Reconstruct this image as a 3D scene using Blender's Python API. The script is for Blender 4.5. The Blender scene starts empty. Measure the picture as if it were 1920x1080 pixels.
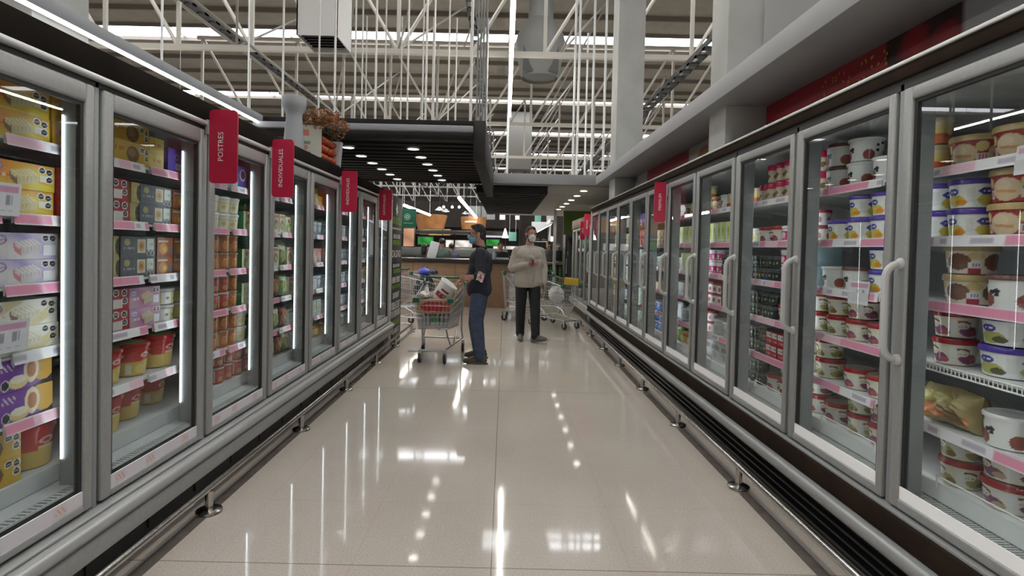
import bpy, bmesh, math, random
from mathutils import Vector, Matrix
random.seed(11)
S = bpy.context.scene
COL = S.collection
PI = math.pi
R = math.radians

# ------------------------------------------------------------------ camera numbers (measured from the photograph)
FPX, PCX, PCY = 1015.0, 946.5, 488.0
PITCH, ROLL, CAMZ = R(1.25), R(1.3), 1.43
FW = Vector((0, math.cos(PITCH), -math.sin(PITCH)))
U0 = Vector((0, math.sin(PITCH), math.cos(PITCH)))
X0 = Vector((1, 0, 0))
CR = X0 * math.cos(ROLL) + U0 * math.sin(ROLL)
CU = U0 * math.cos(ROLL) - X0 * math.sin(ROLL)


def at(px, py, Y):
    """world point at depth Y for a place measured in the photograph"""
    r = FW + CR * ((px - PCX) / FPX) - CU * ((py - PCY) / FPX)
    t = Y / r.y
    return Vector((r.x * t, Y, CAMZ + r.z * t))


# ------------------------------------------------------------------ materials
MATS = {}


def mat(name, col=(.5, .5, .5), rough=.5, metal=0., spec=.5, emit=None, es=0., alpha=None, coat=0.):
    if name in MATS:
        return MATS[name]
    m = bpy.data.materials.new(name)
    m.use_nodes = True
    b = m.node_tree.nodes['Principled BSDF']
    b.inputs['Base Color'].default_value = (*col, 1)
    b.inputs['Roughness'].default_value = rough
    b.inputs['Metallic'].default_value = metal
    b.inputs['Specular IOR Level'].default_value = spec
    b.inputs['Coat Weight'].default_value = coat
    if emit:
        b.inputs['Emission Color'].default_value = (*emit, 1)
        b.inputs['Emission Strength'].default_value = es
    MATS[name] = m
    return m


def noisy(name, col, col2, scale=8., rough=.5, metal=0., bump=0., spec=.5, detail=3.):
    """plain surface with a little procedural colour variation"""
    if name in MATS:
        return MATS[name]
    m = mat(name, col, rough, metal, spec)
    nt = m.node_tree
    b = nt.nodes['Principled BSDF']
    tc = nt.nodes.new('ShaderNodeTexCoord')
    n = nt.nodes.new('ShaderNodeTexNoise')
    n.inputs['Scale'].default_value = scale
    n.inputs['Detail'].default_value = detail
    r = nt.nodes.new('ShaderNodeValToRGB')
    r.color_ramp.elements[0].color = (*col, 1)
    r.color_ramp.elements[1].color = (*col2, 1)
    r.color_ramp.elements[0].position = .35
    r.color_ramp.elements[1].position = .65
    nt.links.new(tc.outputs['Object'], n.inputs['Vector'])
    nt.links.new(n.outputs['Fac'], r.inputs['Fac'])
    nt.links.new(r.outputs['Color'], b.inputs['Base Color'])
    if bump:
        bp = nt.nodes.new('ShaderNodeBump')
        bp.inputs['Strength'].default_value = bump
        bp.inputs['Distance'].default_value = .01
        nt.links.new(n.outputs['Fac'], bp.inputs['Height'])
        nt.links.new(bp.outputs['Normal'], b.inputs['Normal'])
    return m


def emis(name, col, strength):
    if name in MATS:
        return MATS[name]
    m = bpy.data.materials.new(name)
    m.use_nodes = True
    nt = m.node_tree
    nt.nodes.clear()
    e = nt.nodes.new('ShaderNodeEmission')
    e.inputs['Color'].default_value = (*col, 1)
    e.inputs['Strength'].default_value = strength
    o = nt.nodes.new('ShaderNodeOutputMaterial')
    nt.links.new(e.outputs[0], o.inputs[0])
    MATS[name] = m
    return m


def printed(name, rough=.4, spec=.5):
    """printed packaging: the print is stored per vertex in the attribute Col"""
    if name in MATS:
        return MATS[name]
    m = mat(name, (1, 1, 1), rough, 0, spec)
    nt = m.node_tree
    a = nt.nodes.new('ShaderNodeAttribute')
    a.attribute_name = 'Col'
    nt.links.new(a.outputs['Color'], nt.nodes['Principled BSDF'].inputs['Base Color'])
    return m


def glass_mat(name, tint=(.93, .97, .96), ior=1.5, rough=.0):
    if name in MATS:
        return MATS[name]
    m = bpy.data.materials.new(name)
    m.use_nodes = True
    nt = m.node_tree
    nt.nodes.clear()
    t = nt.nodes.new('ShaderNodeBsdfTransparent')
    t.inputs['Color'].default_value = (*tint, 1)
    g = nt.nodes.new('ShaderNodeBsdfGlossy')
    g.inputs['Roughness'].default_value = rough
    ge = nt.nodes.new('ShaderNodeNewGeometry')
    dt = nt.nodes.new('ShaderNodeVectorMath')
    dt.operation = 'DOT_PRODUCT'
    nt.links.new(ge.outputs['Normal'], dt.inputs[0])
    nt.links.new(ge.outputs['Incoming'], dt.inputs[1])

    def mth(op, a, b=None):
        n = nt.nodes.new('ShaderNodeMath')
        n.operation = op
        for i, q in enumerate((a, b)):
            if q is None: continue
            if isinstance(q, float): n.inputs[i].default_value = q
            else: nt.links.new(q, n.inputs[i])
        return n.outputs[0]
    r0 = ((ior - 1) / (ior + 1)) ** 2 * 1.7
    c = mth('SUBTRACT', 1., mth('ABSOLUTE', dt.outputs['Value']))
    c = mth('POWER', c, 5.)
    fac = mth('ADD', mth('MULTIPLY', c, 1 - r0), r0)
    mx = nt.nodes.new('ShaderNodeMixShader')
    o = nt.nodes.new('ShaderNodeOutputMaterial')
    nt.links.new(fac, mx.inputs[0])
    nt.links.new(t.outputs[0], mx.inputs[1])
    nt.links.new(g.outputs[0], mx.inputs[2])
    nt.links.new(mx.outputs[0], o.inputs[0])
    MATS[name] = m
    return m


PRINT = printed('printed_card', .38)
PRINTG = printed('printed_plastic', .25)
ALU = noisy('brushed_aluminium', (.30, .305, .30), (.325, .33, .325), 60, .38, .3)
ALU_D = mat('grey_anodised_metal', (.24, .245, .245), .4, .4)
ALU_L = mat('pale_aluminium', (.62, .63, .62), .33, .45)
STEEL = noisy('stainless_steel', (.50, .48, .46), (.55, .53, .50), 3, .2, 1.)
BROWN = noisy('dark_brown_laminate', (.010, .008, .006), (.014, .011, .009), 6, .8, spec=.05)
BROWN_R = noisy('brown_laminate', (.022, .015, .011), (.029, .019, .014), 6, .8, spec=.06)
BLACK = mat('black_rubber', (.012, .012, .012), .5)
BLACKP = mat('black_plinth', (.010, .010, .011), .35)
DARKGAP = mat('dark_gasket', (.02, .021, .022), .6)
INNER = noisy('freezer_liner', (.46, .48, .49), (.52, .54, .55), 5, .4)
INNER_D = mat('freezer_mullion', (.26, .28, .285), .6)
WHITE = mat('white_enamel', (.75, .76, .76), .35)
WHITEP = mat('white_paint', (.68, .69, .71), .6)
RED_SIGN = mat('crimson_plastic', (.44, .012, .050), .35)
LETTER = mat('white_lettering', (.80, .74, .76), .5)
GLASS = glass_mat('door_glass')
LED = emis('led_tube', (.90, .97, 1.0), 9.)
LED_R = emis('led_tube_soft', (.92, .97, 1.0), 7.)
TUBE = emis('linear_lamp', (1.0, .95, .83), 26.)
DOWN = emis('downlight_lamp', (1.0, .95, .84), 8.)
CLEAR = glass_mat('clear_plastic', (.92, .93, .93), 1.45, .05)


# ------------------------------------------------------------------ mesh builder
class MB:
    def __init__(s):
        s.v, s.f, s.m, s.c = [], [], [], {}
        s.M = None

    def _add(s, vs, fs, m=0, cols=None):
        b = len(s.v)
        if s.M is not None:
            vs = [s.M @ Vector(v) for v in vs]
        s.v.extend([tuple(v) for v in vs])
        s.f.extend([tuple(b + i for i in f) for f in fs])
        s.m.extend([m] * len(fs))
        if cols:
            for i, c in enumerate(cols):
                s.c[b + i] = c
        return s

    def box(s, x0, y0, z0, x1, y1, z1, m=0, col=None):
        x0, x1 = sorted((x0, x1)); y0, y1 = sorted((y0, y1)); z0, z1 = sorted((z0, z1))
        v = [(x0, y0, z0), (x1, y0, z0), (x1, y1, z0), (x0, y1, z0), (x0, y0, z1), (x1, y0, z1), (x1, y1, z1), (x0, y1, z1)]
        f = [(3, 2, 1, 0), (4, 5, 6, 7), (0, 1, 5, 4), (1, 2, 6, 5), (2, 3, 7, 6), (3, 0, 4, 7)]
        return s._add(v, f, m, [col] * 8 if col else None)

    def bbox(s, x0, y0, z0, x1, y1, z1, b=.004, m=0, seg=2, col=None):
        """box with rounded edges"""
        x0, x1 = sorted((x0, x1)); y0, y1 = sorted((y0, y1)); z0, z1 = sorted((z0, z1))
        bm = bmesh.new()
        bmesh.ops.create_cube(bm, size=1)
        for v in bm.verts:
            v.co = Vector(((x0 + x1) / 2 + v.co.x * (x1 - x0), (y0 + y1) / 2 + v.co.y * (y1 - y0), (z0 + z1) / 2 + v.co.z * (z1 - z0)))
        b = min(b, .49 * min(x1 - x0, y1 - y0, z1 - z0))
        bmesh.ops.bevel(bm, geom=bm.edges[:], offset=b, segments=seg, affect='EDGES', profile=.5)
        bm.verts.index_update()
        vs = [v.co.copy() for v in bm.verts]
        fs = [[v.index for v in f.verts] for f in bm.faces]
        bm.free()
        return s._add(vs, fs, m, [col] * len(vs) if col else None)

    def prism(s, poly, axis, a, b, m=0, col=None):
        """extrude a closed 2D outline along x, y or z"""
        n = len(poly)
        def P(p, t):
            if axis == 'y': return (p[0], t, p[1])
            if axis == 'x': return (t, p[0], p[1])
            return (p[0], p[1], t)
        vs = [P(p, a) for p in poly] + [P(p, b) for p in poly]
        fs = [(i, (i + 1) % n, n + (i + 1) % n, n + i) for i in range(n)]
        fs += [tuple(range(n))[::-1], tuple(range(n, 2 * n))]
        return s._add(vs, fs, m, [col] * len(vs) if col else None)

    def tube(s, pts, r, n=8, m=0, closed=False, cap=True, col=None):
        pts = [Vector(p) for p in pts]
        k = len(pts)
        rs = r if isinstance(r, (list, tuple)) else [r] * k
        vs, fs = [], []
        prev = None
        for i, p in enumerate(pts):
            if closed:
                d = (pts[(i + 1) % k] - pts[i - 1])
            else:
                d = pts[min(i + 1, k - 1)] - pts[max(i - 1, 0)]
            d = d.normalized() if d.length > 1e-9 else Vector((0, 0, 1))
            if prev is None:
                up = Vector((0, 0, 1)) if abs(d.z) < .9 else Vector((1, 0, 0))
                a = d.cross(up).normalized()
            else:
                a = prev - d * prev.dot(d)
                a = a.normalized() if a.length > 1e-6 else d.orthogonal().normalized()
            prev = a
            b = d.cross(a)
            for j in range(n):
                t = 2 * PI * j / n
                vs.append(p + (a * math.cos(t) + b * math.sin(t)) * rs[i])
        for i in range(k if closed else k - 1):
            q = (i + 1) % k
            for j in range(n):
                jj = (j + 1) % n
                fs.append((i * n + j, i * n + jj, q * n + jj, q * n + j))
        if not closed and cap:
            fs.append(tuple(range(n))[::-1])
            fs.append(tuple((k - 1) * n + j for j in range(n)))
        return s._add(vs, fs, m, [col] * len(vs) if col else None)

    def lathe(s, prof, n=24, c=(0, 0, 0), m=0, sx=1., sy=1., col=None, a0=0., a1=2 * PI):
        """revolve (r,z) profile about the vertical through c; m may be a list per band"""
        full = abs(a1 - a0 - 2 * PI) < 1e-6
        cols_n = n if full else n + 1
        vs, cs = [], []
        for (r, z) in prof:
            for j in range(cols_n):
                t = a0 + (a1 - a0) * j / n
                vs.append((c[0] + r * math.cos(t) * sx, c[1] + r * math.sin(t) * sy, c[2] + z))
        for i in range(len(prof) - 1):
            fs = []
            for j in range(n):
                jj = (j + 1) % cols_n
                fs.append((i * cols_n + j, i * cols_n + jj, (i + 1) * cols_n + jj, (i + 1) * cols_n + j))
            mi = m[i] if isinstance(m, (list, tuple)) else m
            if i == 0:
                base = len(s.v)
                s._add(vs, fs, mi, [col] * len(vs) if col else None)
            else:
                s.f.extend([tuple(base + q for q in f) for f in fs])
                s.m.extend([mi] * len(fs))
        return s

    def ball(s, c, rx, ry=None, rz=None, n=16, m=0, col=None, rot=None):
        ry = rx if ry is None else ry
        rz = rx if rz is None else rz
        k = max(6, n // 2)
        vs, fs = [Vector((0, 0, -rz))], []
        for i in range(1, k):
            a = -PI / 2 + PI * i / k
            for j in range(n):
                t = 2 * PI * j / n
                vs.append(Vector((rx * math.cos(a) * math.cos(t), ry * math.cos(a) * math.sin(t), rz * math.sin(a))))
        vs.append(Vector((0, 0, rz)))
        for j in range(n):
            fs.append((0, 1 + (j + 1) % n, 1 + j))
        for i in range(k - 2):
            for j in range(n):
                jj = (j + 1) % n
                fs.append((1 + i * n + j, 1 + i * n + jj, 1 + (i + 1) * n + jj, 1 + (i + 1) * n + j))
        top = len(vs) - 1
        for j in range(n):
            fs.append((1 + (k - 2) * n + j, 1 + (k - 2) * n + (j + 1) % n, top))
        if rot is not None:
            vs = [rot @ v for v in vs]
        c = Vector(c)
        return s._add([v + c for v in vs], fs, m, [col] * len(vs) if col else None)

    def capsule(s, p, q, r1, r2, n=14, m=0, sq=None):
        """tapered limb with round ends"""
        p, q = Vector(p), Vector(q)
        d = q - p
        L = d.length
        d = d / L if L > 1e-9 else Vector((0, 0, 1))
        pts, rs = [], []
        for i in range(5):
            a = PI / 2 * i / 5
            pts.append(p - d * r1 * math.cos(a)); rs.append(max(r1 * math.sin(a), .0006))
        for i in range(6):
            t = i / 5
            pts.append(p + d * L * t); rs.append(r1 + (r2 - r1) * t)
        for i in range(1, 6):
            a = PI / 2 * i / 5
            pts.append(q + d * r2 * math.sin(a)); rs.append(max(r2 * math.cos(a), .0006))
        return s.tube(pts, rs, n, m)

    def grid(s, P, nu, nv, colf=None, m=0):
        """P(u,v) -> point, colf(u,v) -> rgb"""
        vs, cs, fs = [], [], []
        for j in range(nv + 1):
            for i in range(nu + 1):
                u, v = i / nu, j / nv
                vs.append(P(u, v))
                cs.append(colf(u, v) if colf else (1, 1, 1))
        w = nu + 1
        for j in range(nv):
            for i in range(nu):
                fs.append((j * w + i, j * w + i + 1, (j + 1) * w + i + 1, (j + 1) * w + i))
        return s._add(vs, fs, m, cs)

    def text(s, body, size, M, m=0, extrude=0., col=None, align='CENTER'):
        cu = bpy.data.curves.new('lettering', 'FONT')
        cu.body = body
        cu.size = size
        cu.align_x = align
        cu.align_y = 'CENTER'
        cu.extrude = extrude
        cu.resolution_u = 3
        o = bpy.data.objects.new('lettering', cu)
        COL.objects.link(o)
        dg = bpy.context.evaluated_depsgraph_get()
        me = o.evaluated_get(dg).to_mesh()
        vs = [M @ v.co for v in me.vertices]
        fs = [tuple(p.vertices) for p in me.polygons]
        o.evaluated_get(dg).to_mesh_clear()
        bpy.data.objects.remove(o)
        bpy.data.curves.remove(cu)
        return s._add(vs, fs, m, [col] * len(vs) if col else None)

    def mesh(s, name, mats, smooth=True, angle=35., recalc=False):
        me = bpy.data.meshes.new(name)
        me.from_pydata(s.v, [], s.f)
        for mm in (mats if isinstance(mats, (list, tuple)) else [mats]):
            me.materials.append(mm)
        if len(me.materials) > 1:
            me.polygons.foreach_set('material_index', s.m)
        if s.c:
            a = me.attributes.new('Col', 'FLOAT_COLOR', 'POINT')
            buf = []
            for i in range(len(s.v)):
                c = s.c.get(i) or (1, 1, 1)
                buf.extend((c[0], c[1], c[2], 1.))
            a.data.foreach_set('color', buf)
        if recalc:
            bm = bmesh.new(); bm.from_mesh(me)
            bmesh.ops.recalc_face_normals(bm, faces=bm.faces[:])
            bm.to_mesh(me); bm.free()
        me.update()
        if smooth:
            me.shade_smooth()
            me.set_sharp_from_angle(angle=R(angle))
        return me


def obj(name, mb, mats, parent=None, loc=(0, 0, 0), rot=(0, 0, 0), smooth=True, angle=35., recalc=False):
    me = mb.mesh(name, mats, smooth, angle, recalc) if isinstance(mb, MB) else mb
    o = bpy.data.objects.new(name, me)
    COL.objects.link(o)
    o.location = loc
    o.rotation_euler = rot
    if parent is not None:
        o.parent = parent
    return o


def tag(o, label, cat, group=None):
    o['label'] = label
    o['category'] = cat
    if group:
        o['group'] = group
    return o


def thing(name, label, cat, loc=(0, 0, 0), rotz=0., group=None):
    o = bpy.data.objects.new(name, None)
    o.empty_display_size = .05
    COL.objects.link(o)
    o.location = loc
    o.rotation_euler = (0, 0, rotz)
    return tag(o, label, cat, group)


def struct(name, mb, mats, label=None, smooth=True, recalc=False):
    o = obj(name, mb, mats, smooth=smooth, recalc=recalc)
    o['kind'] = 'structure'
    if label:
        o['label'] = label
    return o


def copy_tree(o, parent=None):
    c = o.copy()
    COL.objects.link(c)
    c.parent = parent
    for ch in list(o.children):
        copy_tree(ch, c)
    return c


ORD = ['first', 'second', 'third', 'fourth', 'fifth', 'sixth', 'seventh', 'eighth', 'ninth', 'tenth', 'eleventh', 'twelfth']

# ------------------------------------------------------------------ camera
cd = bpy.data.cameras.new('camera')
cam = bpy.data.objects.new('camera', cd)
COL.objects.link(cam)
mw = Matrix.Identity(4)
for i, ax in enumerate((CR, CU, -FW)):
    for k in range(3):
        mw[k][i] = ax[k]
mw[0][3], mw[1][3], mw[2][3] = 0, 0, CAMZ
cam.matrix_world = mw
cd.sensor_width = 36.
cd.sensor_fit = 'HORIZONTAL'
cd.lens = FPX / 1920 * 36
cd.shift_x = (960 - PCX) / 1920
cd.shift_y = (PCY - 540) / 1920
cd.clip_start = .05
cd.clip_end = 300
S.camera = cam
S.view_settings.view_transform = 'Standard'
S.view_settings.look = 'None'
S.view_settings.gamma = 1
S.view_settings.exposure = 0.36
S.view_settings.use_curve_mapping = False

# ------------------------------------------------------------------ world: overcast daylight above the roof
w = bpy.data.worlds.new('overcast_sky')
S.world = w
w.use_nodes = True
w.node_tree.nodes['Background'].inputs['Color'].default_value = (.80, .88, 1.0, 1)
w.node_tree.nodes['Background'].inputs['Strength'].default_value = 1.0

# ------------------------------------------------------------------ floor
def floor_material():
    m = mat('polished_terrazzo', (.5, .47, .43), .12)
    nt = m.node_tree
    b = nt.nodes['Principled BSDF']
    tc = nt.nodes.new('ShaderNodeTexCoord')
    L = nt.links.new

    def noise(scale, detail=2.):
        n = nt.nodes.new('ShaderNodeTexNoise')
        n.inputs['Scale'].default_value = scale
        n.inputs['Detail'].default_value = detail
        L(tc.outputs['Object'], n.inputs['Vector'])
        return n.outputs['Fac']

    def ramp(fac, c0, c1, p0, p1):
        r = nt.nodes.new('ShaderNodeValToRGB')
        r.color_ramp.elements[0].position = p0
        r.color_ramp.elements[1].position = p1
        r.color_ramp.elements[0].color = (*c0, 1)
        r.color_ramp.elements[1].color = (*c1, 1)
        L(fac, r.inputs['Fac'])
        return r.outputs['Color']

    def mix(kind, f, a, c):
        x = nt.nodes.new('ShaderNodeMixRGB')
        x.blend_type = kind
        if isinstance(f, float): x.inputs[0].default_value = f
        else: L(f, x.inputs[0])
        L(a, x.inputs[1])
        if isinstance(c, tuple): x.inputs[2].default_value = (*c, 1)
        else: L(c, x.inputs[2])
        return x.outputs[0]
    base = ramp(noise(1.1, 4), (.49, .435, .38), (.54, .485, .43), .3, .7)
    spk = ramp(noise(160., 2), (.62, .60, .57), (1, 1, 1), .38, .5)
    c = mix('MULTIPLY', .55, base, spk)
    spk2 = ramp(noise(75., 1), (0, 0, 0), (1, 1, 1), .66, .72)
    c = mix('MIX', spk2, c, (.55, .51, .47))
    # joints
    sep = nt.nodes.new('ShaderNodeSeparateXYZ')
    L(tc.outputs['Object'], sep.inputs[0])

    def math_(op, a, v=None):
        n = nt.nodes.new('ShaderNodeMath')
        n.operation = op
        if isinstance(a, float): n.inputs[0].default_value = a
        else: L(a, n.inputs[0])
        if v is not None:
            if isinstance(v, float): n.inputs[1].default_value = v
            else: L(v, n.inputs[1])
        return n.outputs[0]

    def joints(axis, off, pitch, wd):
        a = math_('ADD', sep.outputs[axis], -off + pitch * 100 + pitch / 2)
        a = math_('MODULO', a, pitch)
        a = math_('SUBTRACT', a, pitch / 2)
        a = math_('ABSOLUTE', a)
        return math_('LESS_THAN', a, wd)
    fine = math_('MAXIMUM', joints(0, -.03, .625, .0012), joints(1, 2.39, .603, .0012))
    wide = math_('MAXIMUM', joints(0, -.03, 1.25 * 2, .0028), joints(1, 2.39, 3.015, .0032))
    c = mix('MIX', math_('MULTIPLY', fine, .28), c, (.18, .155, .135))
    c = mix('MIX', math_('MULTIPLY', wide, .7), c, (.16, .14, .12))
    L(c, b.inputs['Base Color'])
    rr = ramp(noise(3., 3), (.045, .045, .045), (.085, .085, .085), .3, .75)
    L(rr, b.inputs['Roughness'])
    b.inputs['Specular IOR Level'].default_value = .62
    return m


mb = MB().box(-32, -8, -.2, 32, 62, 0)
struct('floor', mb, floor_material(), 'polished beige terrazzo shop floor', smooth=False)
STRIPE = noisy('dark_floor_stripe', (.115, .098, .088), (.15, .13, .115), 12, .25)  # dark tone of the thin band along each rail line
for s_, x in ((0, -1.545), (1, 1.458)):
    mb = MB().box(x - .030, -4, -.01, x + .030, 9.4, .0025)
    struct('trim_%d' % (s_ + 1), mb, STRIPE, 'dark grey strip along the floor under the bumper rail')
# ------------------------------------------------------------------ freezer banks
SHELF_Z = [1.795, 1.515, 1.255, 1.005, .755]
DECK_Z = .515
PINK = (.70, .27, .40)
PINKL = (.78, .50, .60)
TAGW = (.74, .72, .75)


def rail_paint(seed):
    rnd = random.Random(seed)
    segs = []
    t = 0.
    while t < 1.:
        wdt = rnd.choice((.10, .14, .2, .3))
        c = rnd.choice((PINK, PINK, PINK, PINKL, TAGW, TAGW))
        segs.append((t, t + wdt, c))
        t += wdt

    def f(u, v):
        for a, b, c in segs:
            if a <= u < b + 1e-6:
                if v < .12 or v > .88:
                    return (.78, .74, .76)
                if c is TAGW:
                    q = (u - a) / (b - a)
                    if .15 < q < .6 and .3 < v < .7:
                        return (.45, .40, .48)
                return c
        return PINK
    return f


def freezer_bank(side, x0, y0, pitch, n, zb, zt, canopy_top, label, kind, far=False):
    s = side
    y1 = y0 + pitch * n
    root = thing('display_freezer', label, 'freezer', (s * (x0 + .45), (y0 + y1) / 2, 0))
    off = -Vector(root.location)
    L = kind == 'silver'

    def X(d): return s * (x0 + d)

    def P(name, mb, mats, parent=root, **k):
        return obj(name, mb, mats, parent, loc=off if parent is root else (0, 0, 0), **k)

    # insulated cabinet: back, roof, ends, deck
    mb = MB()
    mb.box(X(.80), y0, .10, X(.90), y1, canopy_top)
    mb.box(X(.02), y0, zt - .005, X(.90), y1, zt + .03)
    mb.box(X(.0), y0 - .05, .10, X(.90), y0, canopy_top)
    mb.box(X(.0), y1, .10, X(.90), y1 + .05, canopy_top)
    mb.box(X(.165), y0, .30, X(.85), y1, DECK_Z - .01)
    mb.box(X(.05), y0, .30, X(.17), y1, .36)
    mb.prism([(X(.06), zt - .003), (X(.80), zt - .003), (X(.80), zt - .10), (X(.34), zt - .03)], 'y', y0, y1)
    P('cabinet_body', mb, INNER, smooth=False)
    # brown header above the doors
    mb = MB().bbox(X(-.004), y0 - .055, zt + .045, X(.30), y1 + .055, canopy_top, .008)
    mb.box(X(.28), y0 - .055, canopy_top - .02, X(.90), y1 + .055, canopy_top)
    P('canopy', mb, BROWN if L else BROWN_R)
    mb = MB()
    if L:
        mb.bbox(X(-.018), y0 - .05, zt + .022, X(.03), y1 + .05, zt + .043, .006)
    else:
        mb.bbox(X(-.012), y0 - .05, canopy_top - .006, X(.03), y1 + .05, canopy_top + .010, .004)
    P('canopy_trim', mb, ALU_L)
    mb = MB().box(X(.012), y0, zt, X(.03), y1, zt + .046)
    mb.box(X(.02), y0, zb - .06, X(.045), y1, zb + .01)
    P('gasket', mb, DARKGAP, smooth=False)
    # lower front
    if L:
        mb = MB().bbox(X(-.03), y0 - .05, .338, X(.10), y1 + .05, .350, .004)
        mb.prism([(X(.06), .336), (X(-.042), .336), (X(-.058), .331), (X(-.068), .320), (X(-.070), .302), (X(-.064), .287), (X(-.052), .280), (X(.06), .277)], 'y', y0 - .05, y1 + .05)
        P('bumper', mb, mat('bumper_aluminium', (.40, .405, .40), .36, .3), angle=50)
        mb = MB().bbox(X(-.054), y0 - .05, .188, X(.06), y1 + .05, .268, .006)
        mb.box(X(-.045), y0 - .05, .26, X(.05), y1 + .05, .285)
        P('skirt', mb, ALU)
        mb = MB().box(X(.07), y0, 0., X(.12), y1, .20)
        for k in range(int(n * 2)):
            yy = y0 + (k + .5) * pitch / 2
            mb.box(X(.064), yy - .17, .05, X(.071), yy + .17, .15)
        P('kick_plate', mb, BLACKP, smooth=False)
    else:
        mb = MB().bbox(X(-.02), y0 - .05, .398, X(.10), y1 + .05, .412, .004)
        P('sill_rail', mb, ALU)
        mb = MB().bbox(X(-.03), y0 - .05, .300, X(.06), y1 + .05, .397, .004)
        P('skirt', mb, BROWN_R)
        mb = MB().prism([(X(.06), .298), (X(-.05), .298), (X(-.068), .288), (X(-.074), .268), (X(-.068), .245), (X(-.05), .236), (X(.06), .236)], 'y', y0 - .05, y1 + .05)
        P('bumper', mb, ALU, angle=50)
        mb = MB().box(X(.05), y0, 0., X(.12), y1, .24)
        for k in range(5):
            z = .035 + k * .04
            mb.prism([(X(.052), z), (X(.015 + .006 * k), z + .010), (X(.015 + .006 * k), z + .022), (X(.052), z + .030)], 'y', y0, y1)
        P('kick_plate', mb, BLACKP)
    # mullions between the doors, each with its lamp
    for k in range(n + 1):
        yy = y0 + k * pitch
        mb = MB().bbox(X(.012), -.012, zb - .04, X(.03), .012, zt + .03, .003)
        mb.bbox(X(.035), -.040, zb - .03, X(.125), .040, zt, .008)
        p = obj('mullion', mb, INNER_D, root, loc=(off.x, yy + off.y, off.z))
        mb = MB()
        if L:
            mb.bbox(X(.109), -.0455, zb + .20, X(.1145), -.0405, zt - .12, .002)
        else:
            mb.bbox(X(.100), .0405, zb + .15, X(.120), .0505, zt - .10, .003)
        if 0 < k or not L:
            lt = obj('light_tube', mb, LED if L else LED_R, p)
    # doors
    fr = MB()
    a, b = .022, pitch - .022
    st0, st1 = (.060, .046) if L else (.040, .050)
    rt, rb = (.075, .034) if L else (.052, .040)
    for (ya, yb, za, zc) in ((a, a + st0, zb, zt), (b - st1, b, zb, zt), (a + st0 - .004, b - st1 + .004, zt - rt, zt), (a + st0 - .004, b - st1 + .004, zb, zb + rb)):
        fr.bbox(s * 0., ya, za, s * .034, yb, zc, .011 if L else .008, 0, 3)
    ins = .014
    for (ya, yb, za, zc) in ((a + st0 - .002, a + st0 + ins, zb + rb, zt - rt), (b - st1 - ins, b - st1 + .002, zb + rb, zt - rt), (a + st0, b - st1, zt - rt - ins, zt - rt)):
        fr.box(s * .012, ya, za, s * .03, yb, zc, 1)
    fr_me = fr.mesh('door_frame_mesh', [ALU, DARKGAP])
    gl = MB().box(s * .018, a + st0, zb + rb, s * .020, b - st1, zt - rt)
    gl.v = [v for v in gl.v]
    g2 = MB()
    g2._add([(s * .018, a + st0, zb + rb), (s * .018, b - st1, zb + rb), (s * .018, b - st1, zt - rt), (s * .018, a + st0, zt - rt)], [(0, 1, 2, 3)])
    gl_me = g2.mesh('door_glass_mesh', GLASS, False)
    # price strip along the foot of the door
    def strip_paint(u, v):
        for c0 in (.12, .55, .86):
            if c0 < u < c0 + .10:
                if c0 + .012 < u < c0 + .088 and .2 < v < .8:
                    return (.55, .26, .25) if (int(u * 190) + int(v * 6)) % 3 == 0 else (.60, .50, .50)
                return (.55, .53, .54)
        return (.60, .57, .61)
    sp = MB()
    zs = zb + rb - .002
    sp.grid(lambda u, v: (s * (.006 if L else .010), (a + st0 + (b - st1 - a - st0) * (u if s > 0 else 1 - u)), zs + .052 * v), 96, 6, strip_paint)
    sp.box(s * .008, a + st0, zs, s * .013, b - st1, zs + .052)
    sp_me = sp.mesh('strip_mesh', PRINT, False)
    hd = None
    if not L:
        hm = MB()
        yh = b - .024
        z0h, z1h = 1.015, 1.405
        pts = []
        for i in range(7):
            t = i / 6 * PI / 2
            pts.append((-s * (.004 + .058 * math.sin(t)), yh, z0h + .06 * (1 - math.cos(t))))
        for i in range(7):
            t = i / 6 * PI / 2
            pts.append((-s * (.004 + .058 * math.cos(t)), yh, z1h - .06 * (1 - math.sin(t))))
        hm.tube(pts, .0145, 10)
        hm.ball((0, yh, z0h), .024, .02, .024)
        hm.ball((0, yh, z1h), .024, .02, .024)
        hd = hm.mesh('door_handle_mesh', mat('grey_plastic_handle', (.46, .46, .45), .4))
    doors = []
    for k in range(n):
        o = obj('door', fr_me, None, root, loc=(s * x0 + off.x, y0 + k * pitch + off.y, 0))
        doors.append(o)
        obj('glass_pane', gl_me, None, o)
        obj('price_strip', sp_me, None, o)
        if hd:
            obj('handle', hd, None, o)
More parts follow.
